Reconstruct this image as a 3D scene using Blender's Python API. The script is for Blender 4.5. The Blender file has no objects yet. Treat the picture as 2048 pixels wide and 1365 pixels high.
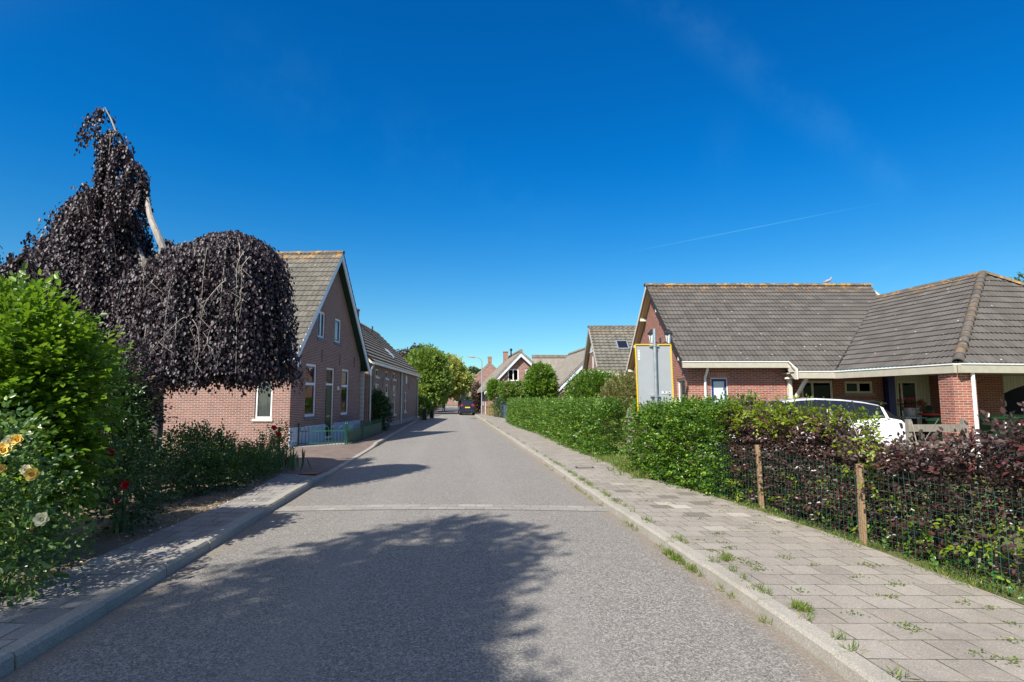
import bpy, bmesh, math, random
import numpy as np
from mathutils import Vector, Matrix
C = bpy.context.scene.collection
rng = np.random.default_rng(7)
R = random.Random(5)
rad = math.radians

# ------------------------------------------------------------------ camera, sky, sun, exposure
PITCH = math.atan(114.5 / 1138.0)
cam = bpy.data.cameras.new('camera'); camo = bpy.data.objects.new('camera', cam); C.objects.link(camo)
cam.sensor_width = 36; cam.lens = 20.0; cam.clip_end = 3000; cam.clip_start = 0.05
camo.location = (0, 0, 1.8); camo.rotation_euler = (math.pi / 2 + PITCH, 0, 0)
bpy.context.scene.camera = camo
SUNV = Vector((-0.535, -0.853, 1.0)).normalized()      # towards the sun
SUN_STR, SKY_STR, EXPO = 4.2, 0.085, 0.90
vs = bpy.context.scene.view_settings
vs.view_transform = 'Standard'; vs.look = 'None'; vs.exposure = EXPO; vs.gamma = 1
sl = bpy.data.lights.new('sun', 'SUN'); so = bpy.data.objects.new('sun', sl); C.objects.link(so)
sl.energy = SUN_STR; sl.angle = rad(0.53); sl.color = (1.0, 0.95, 0.87)
so.rotation_euler = (-SUNV).to_track_quat('-Z', 'Y').to_euler(); so.location = (-20, -30, 40)
W = bpy.data.worlds.new('World'); bpy.context.scene.world = W; W.use_nodes = True
nt = W.node_tree; nt.nodes.clear()
def NW(t, **k):
    n = nt.nodes.new(t)
    for a, b in k.items(): setattr(n, a, b)
    return n
sky = NW('ShaderNodeTexSky', sky_type='NISHITA', sun_disc=False, sun_elevation=math.asin(SUNV.z),
         sun_rotation=math.atan2(SUNV.x, SUNV.y) % (2 * math.pi), air_density=1.0, dust_density=0.35, ozone_density=3.0)
hs = NW('ShaderNodeHueSaturation'); hs.inputs['Saturation'].default_value = 1.38; hs.inputs['Value'].default_value = 0.92
tint = NW('ShaderNodeMix', data_type='RGBA', blend_type='MULTIPLY'); tint.inputs[0].default_value = 1; tint.inputs[7].default_value = (0.55, 0.90, 0.98, 1)
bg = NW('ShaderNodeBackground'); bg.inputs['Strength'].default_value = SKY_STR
wo = NW('ShaderNodeOutputWorld')
L = nt.links.new
def wdir(u, v):
    x = (u - 1024) / 1138; y = -(v - 682.5) / 1138; c, s = math.cos(PITCH), math.sin(PITCH)
    return Vector((x, c - y * s, s + y * c)).normalized()
tc = NW('ShaderNodeTexCoord')
def wmath(op, a, b=None, c=None, clamp=False):
    n = NW('ShaderNodeMath', operation=op); n.use_clamp = clamp
    for i, q in enumerate((a, b, c)):
        if q is None: continue
        if isinstance(q, (int, float)): n.inputs[i].default_value = q
        else: L(q, n.inputs[i])
    return n.outputs[0]
def wdot(v):
    n = NW('ShaderNodeVectorMath', operation='DOT_PRODUCT'); L(tc.outputs['Generated'], n.inputs[0]); n.inputs[1].default_value = v
    return n.outputs['Value']
def wrange(x, a, b, c=0.0, d=1.0):
    n = NW('ShaderNodeMapRange', interpolation_type='SMOOTHSTEP'); L(x, n.inputs[0])
    for i, q in enumerate((a, b, c, d)): n.inputs[i + 1].default_value = q
    return n.outputs[0]
nz = NW('ShaderNodeTexNoise'); nz.inputs['Scale'].default_value = 9; nz.inputs['Detail'].default_value = 6; nz.inputs['Roughness'].default_value = 0.6
L(tc.outputs['Generated'], nz.inputs['Vector'])
def streak(A, B, width, strength, feather, use_noise=True, wob=0.0):
    a, b = wdir(*A), wdir(*B); n = a.cross(b).normalized(); m = n.cross(a).normalized()  # along
    dist = wdot(n)
    if wob: dist = wmath('ADD', dist, wmath('MULTIPLY', wmath('SUBTRACT', nz.outputs[0], 0.5), wob))
    band = wrange(wmath('ABSOLUTE', dist), 0, width, 1, 0)
    la = wrange(wdot(m), 0, feather); end = b.dot(m)
    lb = wrange(wdot(m), end - feather, end, 1, 0)
    s = wmath('MULTIPLY', wmath('MULTIPLY', band, la), lb)
    if use_noise: s = wmath('MULTIPLY', s, wrange(nz.outputs[0], 0.38, 0.72))
    return wmath('MULTIPLY', s, strength)
cl = streak((1150, -120), (2150, 640), 0.045, 0.05, 0.15, True, 0.04)
cl = wmath('ADD', cl, streak((1200, 516), (1840, 391), 0.0012, 0.24, 0.22, False, 0.0))
cl = wmath('ADD', cl, streak((1700, 562), (1820, 520), 0.012, 0.04, 0.03, False, 0.02))
cl = wmath('ADD', cl, streak((1400, 520), (1480, 180), 0.05, 0.02, 0.1, True, 0.05))
cl = wmath('ADD', cl, streak((300, 30), (1250, 560), 0.12, 0.02, 0.2, True, 0.1))
cm = NW('ShaderNodeMix', data_type='RGBA'); cm.inputs[7].default_value = (1.8, 4.8, 6.4, 1)
sz = NW('ShaderNodeSeparateXYZ'); L(tc.outputs['Generated'], sz.inputs[0])
tc2 = NW('ShaderNodeMix', data_type='RGBA'); tc2.inputs[6].default_value = (0.58, 0.88, 0.93, 1); tc2.inputs[7].default_value = (0.05, 0.83, 1.08, 1)
L(wrange(sz.outputs[2], 0.10, 0.42), tc2.inputs[0]); L(tc2.outputs[2], tint.inputs[7])
L(sky.outputs[0], hs.inputs['Color']); L(hs.outputs[0], tint.inputs[6]); L(tint.outputs[2], cm.inputs[6])
L(cl, cm.inputs[0])
glow = NW('ShaderNodeMix', data_type='RGBA'); glow.inputs[7].default_value = (7.5, 6.6, 5.6, 1)      # pale sky glow round the sun, added behind the camera to lift shadow fill
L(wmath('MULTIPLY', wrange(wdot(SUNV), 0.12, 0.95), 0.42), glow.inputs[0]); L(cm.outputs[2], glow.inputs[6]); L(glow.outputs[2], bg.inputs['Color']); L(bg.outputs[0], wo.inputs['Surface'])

# ------------------------------------------------------------------ material helpers
class M:
    def __init__(s, name):
        s.m = bpy.data.materials.new(name); s.m.use_nodes = True; s.t = s.m.node_tree; s.t.nodes.clear()
        s.o = s.n('ShaderNodeOutputMaterial')
    def n(s, t, **k):
        q = s.t.nodes.new(t)
        for a, b in k.items(): setattr(q, a, b)
        return q
    def l(s, a, b): s.t.links.new(a, b)
    def set(s, sock, v):
        if isinstance(v, (int, float, tuple)):
            sock.default_value = (*v, 1) if isinstance(v, tuple) and len(v) == 3 and sock.type == 'RGBA' else v
        else: s.l(v, sock)
    def math(s, op, a, b=0.0, c=0.0, clamp=False):
        q = s.n('ShaderNodeMath', operation=op); q.use_clamp = clamp
        for i, v in enumerate((a, b, c)): s.set(q.inputs[i], v)
        return q.outputs[0]
    def ramp(s, x, a, b, c=0.0, d=1.0):
        q = s.n('ShaderNodeMapRange', interpolation_type='SMOOTHSTEP')
        for i, v in enumerate((x, a, b, c, d)): s.set(q.inputs[i], v)
        return q.outputs[0]
    def mix(s, f, a, b, mode='MIX'):
        q = s.n('ShaderNodeMix', data_type='RGBA', blend_type=mode)
        s.set(q.inputs[0], f); s.set(q.inputs[6], a); s.set(q.inputs[7], b); return q.outputs[2]
    def noise(s, vec, scale, detail=3, rough=0.55, dist=0.0):
        q = s.n('ShaderNodeTexNoise'); s.l(vec, q.inputs['Vector']); q.inputs['Scale'].default_value = scale
        q.inputs['Detail'].default_value = detail; q.inputs['Roughness'].default_value = rough; q.inputs['Distortion'].default_value = dist
        return q.outputs[0]
    def white(s, vec):
        q = s.n('ShaderNodeTexWhiteNoise', noise_dimensions='3D'); s.l(vec, q.inputs['Vector']); return q.outputs['Value']
    def voro(s, vec, scale, out='Color'):
        q = s.n('ShaderNodeTexVoronoi'); s.l(vec, q.inputs['Vector']); q.inputs['Scale'].default_value = scale; return q.outputs[out]
    def obj(s): return s.n('ShaderNodeTexCoord').outputs['Object']
    def uv(s): return s.n('ShaderNodeTexCoord').outputs['UV']
    def sep(s, v): q = s.n('ShaderNodeSeparateXYZ'); s.l(v, q.inputs[0]); return q.outputs
    def comb(s, x, y, z=0.0):
        q = s.n('ShaderNodeCombineXYZ'); s.set(q.inputs[0], x); s.set(q.inputs[1], y); s.set(q.inputs[2], z); return q.outputs[0]
    def bump(s, h, strength=0.5, dist=0.01):
        q = s.n('ShaderNodeBump'); s.l(h, q.inputs['Height']); q.inputs['Strength'].default_value = strength; q.inputs['Distance'].default_value = dist
        return q.outputs[0]
    def bsdf(s, col, rough=0.7, spec=0.4, normal=None, metal=0.0, coat=0.0):
        q = s.n('ShaderNodeBsdfPrincipled'); s.set(q.inputs['Base Color'], col); s.set(q.inputs['Roughness'], rough)
        q.inputs['Specular IOR Level'].default_value = spec; q.inputs['Metallic'].default_value = metal
        q.inputs['Coat Weight'].default_value = coat; q.inputs['Coat Roughness'].default_value = 0.05
        if normal is not None: s.l(normal, q.inputs['Normal'])
        return q.outputs[0]
    def out(s, sh): s.l(sh, s.o.inputs['Surface']); return s.m

def plain(name, col, rough=0.6, spec=0.4, metal=0.0, var=0.12, scale=6, bump=0.0, coat=0.0):
    q = M(name); o = q.obj()
    f = q.noise(o, scale, 5)
    a = tuple(x * (1 - var) for x in col); b = tuple(min(1, x * (1 + var)) for x in col)
    c = q.mix(q.ramp(f, 0.3, 0.7), a, b)
    nrm = q.bump(q.noise(o, scale * 12, 4), bump, 0.005) if bump else None
    return q.out(q.bsdf(c, rough, spec, nrm, metal, coat))

def brick(name, c1, c2, mortar, bw=0.22, bh=0.0625, ms=0.006, dirt=0.25, rotated=False, c3=None):
    q = M(name); uv = q.uv()
    if rotated: s_ = q.sep(uv); uv = q.comb(s_[1], s_[0], 0.0)
    # a little wobble so that the courses are not ruler straight
    b = q.n('ShaderNodeTexBrick'); b.offset = 0.5; q.l(uv, b.inputs['Vector'])
    b.inputs['Scale'].default_value = 1; b.inputs['Brick Width'].default_value = bw; b.inputs['Row Height'].default_value = bh
    b.inputs['Mortar Size'].default_value = ms; b.inputs['Mortar Smooth'].default_value = 0.3; b.inputs['Bias'].default_value = 0
    b.inputs['Color1'].default_value = (0, 0, 0, 1); b.inputs['Color2'].default_value = (1, 1, 1, 1); b.inputs['Mortar'].default_value = (0.5, 0.5, 0.5, 1)
    rnd = q.sep(b.outputs['Color'])[0]
    col = q.mix(rnd, c1, c2)
    if c3: col = q.mix(q.ramp(rnd, 0.72, 0.85), col, c3)
    col = q.mix(q.math('MULTIPLY', q.ramp(q.noise(uv, 1.1, 5, 0.65), 0.35, 0.75), dirt), col, tuple(x * 0.55 for x in c1))
    col = q.mix(q.ramp(q.noise(uv, 40, 3), 0.35, 0.75, 0, 0.25), col, tuple(x * 0.5 for x in c2))
    mo = q.mix(q.ramp(q.noise(uv, 2.3, 4), 0.3, 0.7, 0, 0.5), mortar, tuple(x * 0.7 for x in mortar))
    col = q.mix(b.outputs['Fac'], col, mo)
    h = q.math('SUBTRACT', 1.0, b.outputs['Fac'])
    h = q.math('ADD', h, q.math('MULTIPLY', q.noise(uv, 90, 3), 0.35))
    return q.out(q.bsdf(col, 0.85, 0.25, q.bump(h, 0.7, 0.006)))

def tilemat(name, base, tw, th, lichen=0.0, top=None, dark=0.5, uvn=True):
    q = M(name); uv = q.uv() if uvn else q.obj(); s_ = q.sep(uv)
    fu = q.math('FLOOR', q.math('DIVIDE', s_[0], tw)); fv = q.math('FLOOR', q.math('DIVIDE', s_[1], th))
    r = q.white(q.comb(fu, fv, 1.0)); o = q.obj()
    col = q.mix(r, tuple(x * 0.80 for x in base), tuple(x * 1.18 for x in base))
    col = q.mix(q.ramp(q.noise(o, 0.9, 6, 0.7), 0.42, 0.75, 0, dark), col, tuple(x * 0.45 for x in base))
    col = q.mix(q.ramp(q.noise(o, 60, 3), 0.45, 0.8, 0, 0.5), col, tuple(min(1, x * 1.5) for x in base))
    spots = q.voro(o, 3.2, 'Distance')
    col = q.mix(q.ramp(spots, 0.05, 0.09, 0.75, 0), col, (0.55, 0.53, 0.48))
    if lichen:
        f = q.ramp(q.noise(o, 3.5, 6, 0.7), 0.5, 0.6)
        if top is not None: f = q.math('MULTIPLY', f, q.ramp(s_[1], top - 0.9, top - 0.05))
        col = q.mix(q.math('MULTIPLY', f, lichen), col, (0.50, 0.25, 0.03))
    return q.out(q.bsdf(col, 0.8, 0.25, q.bump(q.noise(o, 55, 4), 0.5, 0.006)))

def leafmat(name, a, b, back=None, rough=0.42, trans=0.35, spec=0.5, young=None):
    q = M(name)
    at = q.n('ShaderNodeAttribute', attribute_name='tint'); f = at.outputs['Fac']
    col = q.mix(f, a, b)
    if young: col = q.mix(q.ramp(f, 0.86, 0.93), col, young)
    geo = q.n('ShaderNodeNewGeometry')
    if back: col = q.mix(geo.outputs['Backfacing'], col, back)
    d = q.bsdf(col, rough, spec)
    if not trans: return q.out(d)
    t = q.n('ShaderNodeBsdfTranslucent')
    q.l(q.mix(0.5, col, tuple(min(1, x * 1.6) for x in b)), t.inputs['Color'])
    mx = q.n('ShaderNodeMixShader'); mx.inputs[0].default_value = trans
    q.l(d, mx.inputs[1]); q.l(t.outputs[0], mx.inputs[2])
    return q.out(mx.outputs[0])

def glassmat(name, tintc=(0.90, 0.93, 0.92), refl=0.12, ior=1.6):
    q = M(name)
    t = q.n('ShaderNodeBsdfTransparent'); t.inputs[0].default_value = (*tintc, 1)
    g = q.n('ShaderNodeBsdfGlossy'); g.inputs['Roughness'].default_value = 0.01
    w = q.noise(q.obj(), 1.6, 2)
    q.l(q.bump(w, 0.15, 0.02), g.inputs['Normal'])
    fr = q.n('ShaderNodeFresnel'); fr.inputs['IOR'].default_value = ior
    f = q.math('ADD', fr.outputs[0], refl, clamp=True)
    mx = q.n('ShaderNodeMixShader'); q.l(f, mx.inputs[0]); q.l(t.outputs[0], mx.inputs[1]); q.l(g.outputs[0], mx.inputs[2])
    return q.out(mx.outputs[0])

def asphalt():
    q = M('road_asphalt'); o = q.obj(); s_ = q.sep(q.uv())
    v = q.voro(o, 150, 'Color'); r = q.sep(v)[0]
    col = q.mix(r, (0.115, 0.107, 0.096), (0.315, 0.29, 0.255))
    col = q.mix(q.ramp(q.sep(v)[1], 0.88, 0.97, 0, 0.75), col, (0.55, 0.51, 0.45))
    col = q.mix(q.ramp(q.sep(v)[2], 0.8, 0.95, 0, 0.75), col, (0.035, 0.034, 0.036))
    col = q.mix(q.ramp(q.noise(o, 30, 4, 0.75), 0.42, 0.62, 0.0, 0.55), col, (0.36, 0.335, 0.295))
    col = q.mix(q.ramp(q.noise(o, 42, 4, 0.75), 0.5, 0.66, 0.0, 0.6), col, (0.075, 0.07, 0.065))
    v2 = q.sep(q.voro(o, 76, 'Color'))
    col = q.mix(q.ramp(v2[0], 0.68, 0.85, 0.0, 0.58), col, (0.50, 0.46, 0.40))
    col = q.mix(q.ramp(v2[1], 0.72, 0.85, 0.0, 0.50), col, (0.075, 0.07, 0.064))
    big = q.noise(o, 0.35, 6, 0.65)
    col = q.mix(q.ramp(big, 0.3, 0.75, 0.0, 0.35), col, (0.21, 0.195, 0.175))
    mid = q.noise(o, 4.5, 5, 0.7)
    col = q.mix(q.ramp(mid, 0.55, 0.8, 0.0, 0.35), col, (0.085, 0.08, 0.075))
    # wheel tracks polished lighter; dust collected by the kerbs
    dust = q.math('MAXIMUM', q.ramp(s_[0], 0.55, 0.05), q.ramp(q.math('SUBTRACT', 5.5, s_[0]), 0.0, 0.0))
    side = q.sep(q.uv())[0]
    near = q.math('MINIMUM', side, q.math('SUBTRACT', 5.45, side))
    d2 = q.math('ADD', near, q.math('MULTIPLY', q.math('SUBTRACT', q.noise(o, 2.2, 6, 0.7), 0.5), 0.8))
    col = q.mix(q.ramp(d2, 0.30, 0.0, 0, 0.65), col, (0.26, 0.21, 0.155))
    blot = q.noise(o, 1.4, 2, 0.5); col = q.mix(q.ramp(blot, 0.70, 0.74, 0, 0.22), col, (0.07, 0.065, 0.06))
    track = q.math('ABSOLUTE', q.math('SUBTRACT', q.math('ABSOLUTE', q.math('SUBTRACT', s_[0], 2.72)), 1.0))
    col = q.mix(q.ramp(track, 0.45, 0.1, 0, 0.22), col, (0.30, 0.28, 0.25))
    hgt = q.voro(o, 150, 'Distance')
    h2 = q.math('ADD', q.math('SUBTRACT', 1.0, hgt), q.math('MULTIPLY', q.noise(o, 30, 3), 0.5))
    return q.out(q.bsdf(col, q.ramp(q.sep(v)[1], 0.8, 1.0, 0.8, 0.45), 0.3, q.bump(h2, 0.8, 0.008)))

def slabs(name, c1, c2, w=0.30, h=0.30, ms=0.004, odd=True, moss=(0.07, 0.065, 0.045), offset=0.5):
    q = M(name); uv = q.uv(); o = q.obj()
    b = q.n('ShaderNodeTexBrick'); b.offset = offset; q.l(uv, b.inputs['Vector']); b.inputs['Scale'].default_value = 1
    b.inputs['Brick Width'].default_value = w; b.inputs['Row Height'].default_value = h
    b.inputs['Mortar Size'].default_value = ms; b.inputs['Mortar Smooth'].default_value = 0.4; b.inputs['Bias'].default_value = 0
    b.inputs['Color1'].default_value = (0, 0, 0, 1); b.inputs['Color2'].default_value = (1, 1, 1, 1); b.inputs['Mortar'].default_value = (0.5, 0.5, 0.5, 1)
    rnd = q.sep(b.outputs['Color'])[0]
    col = q.mix(rnd, c1, c2)
    if odd:
        zone = q.math('MULTIPLY', q.ramp(q.sep(o)[1], 7.2, 8.2), q.ramp(q.sep(o)[1], 12.5, 11.0))
        col = q.mix(q.math('MULTIPLY', q.ramp(rnd, 0.925, 0.93), q.math('MULTIPLY', zone, 0.8)), col, tuple(x * 1.4 for x in c2))
        col = q.mix(q.math('MULTIPLY', q.ramp(rnd, 0.09, 0.085), zone), col, tuple(x * 0.62 for x in c1))
    sp = q.voro(o, 130, 'Color')
    col = q.mix(q.ramp(q.sep(sp)[0], 0.7, 1.0, 0, 0.5), col, tuple(min(1, x * 1.5) for x in c2))
    col = q.mix(q.ramp(q.sep(sp)[1], 0.75, 1.0, 0, 0.45), col, tuple(x * 0.45 for x in c1))
    col = q.mix(q.ramp(q.noise(o, 1.3, 6, 0.7), 0.42, 0.78, 0, 0.55), col, tuple(x * 0.62 for x in c1))
    col = q.mix(q.ramp(q.noise(o, 2.7, 6, 0.7), 0.55, 0.75, 0, 0.4), col, (0.30, 0.235, 0.16))
    jm = q.ramp(q.noise(o, 6, 4), 0.45, 0.65)
    col = q.mix(b.outputs['Fac'], col, q.mix(jm, moss, (0.24, 0.19, 0.13)))
    h_ = q.math('SUBTRACT', q.math('ADD', q.math('MULTIPLY', rnd, 0.25), q.math('MULTIPLY', q.noise(o, 60, 4), 0.35)), b.outputs['Fac'])
    return q.out(q.bsdf(col, 0.85, 0.25, q.bump(h_, 0.6, 0.008)))

def soil(name, a, b, scale=5, clods=30):
    q = M(name); o = q.obj()
    col = q.mix(q.ramp(q.noise(o, scale, 8, 0.75), 0.3, 0.7), a, b)
    v = q.voro(o, clods, 'Color')
    col = q.mix(q.math('MULTIPLY', q.sep(v)[0], 0.35), col, tuple(x * 0.5 for x in a))
    h = q.noise(o, clods, 6, 0.8)
    return q.out(q.bsdf(col, 0.95, 0.1, q.bump(h, 1.0, 0.03)))

def thatch():
    q = M('thatch'); o = q.obj(); uv = q.uv(); s_ = q.sep(uv)
    st = q.noise(q.comb(q.math('MULTIPLY', s_[0], 14.0), q.math('MULTIPLY', s_[1], 1.5), 0.0), 1.0, 6, 0.7)
    col = q.mix(q.ramp(st, 0.3, 0.7), (0.155, 0.138, 0.115), (0.31, 0.28, 0.235))
    col = q.mix(q.ramp(q.noise(o, 1.2, 5, 0.7), 0.5, 0.72, 0, 0.7), col, (0.13, 0.12, 0.095))
    return q.out(q.bsdf(col, 0.95, 0.1, q.bump(st, 1.0, 0.04)))

def boards(name, col, pitch=0.1, horiz=False, rough=0.6):
    q = M(name); s_ = q.sep(q.uv()); x = s_[1] if horiz else s_[0]
    fr = q.math('FRACT', q.math('DIVIDE', x, pitch))
    g = q.math('MULTIPLY', q.ramp(fr, 0.0, 0.08), q.ramp(fr, 1.0, 0.92))
    r = q.white(q.comb(q.math('FLOOR', q.math('DIVIDE', x, pitch)), 0.0, 0.0))
    c = q.mix(q.math('MULTIPLY', r, 0.3), col, tuple(k * 0.75 for k in col))
    grain = q.noise(q.comb(q.math('MULTIPLY', s_[0], 2.0 if horiz else 30.0), q.math('MULTIPLY', s_[1], 30.0 if horiz else 2.0), 0.0), 1.0, 4)
    c = q.mix(q.ramp(grain, 0.4, 0.8, 0, 0.3), c, tuple(k * 0.6 for k in col))
    c = q.mix(g, tuple(k * 0.35 for k in col), c)
    return q.out(q.bsdf(c, rough, 0.3, q.bump(g, 0.6, 0.01)))

def woodmat(name, a, b, sc=1.0):
    q = M(name); s_ = q.sep(q.obj())
    g = q.noise(q.comb(q.math('MULTIPLY', s_[0], 40.0 * sc), q.math('MULTIPLY', s_[1], 40.0 * sc), q.math('MULTIPLY', s_[2], 3.0 * sc)), 1.0, 6, 0.7)
    c = q.mix(q.ramp(g, 0.3, 0.7), a, b)
    return q.out(q.bsdf(c, 0.8, 0.2, q.bump(g, 0.6, 0.004)))

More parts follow.
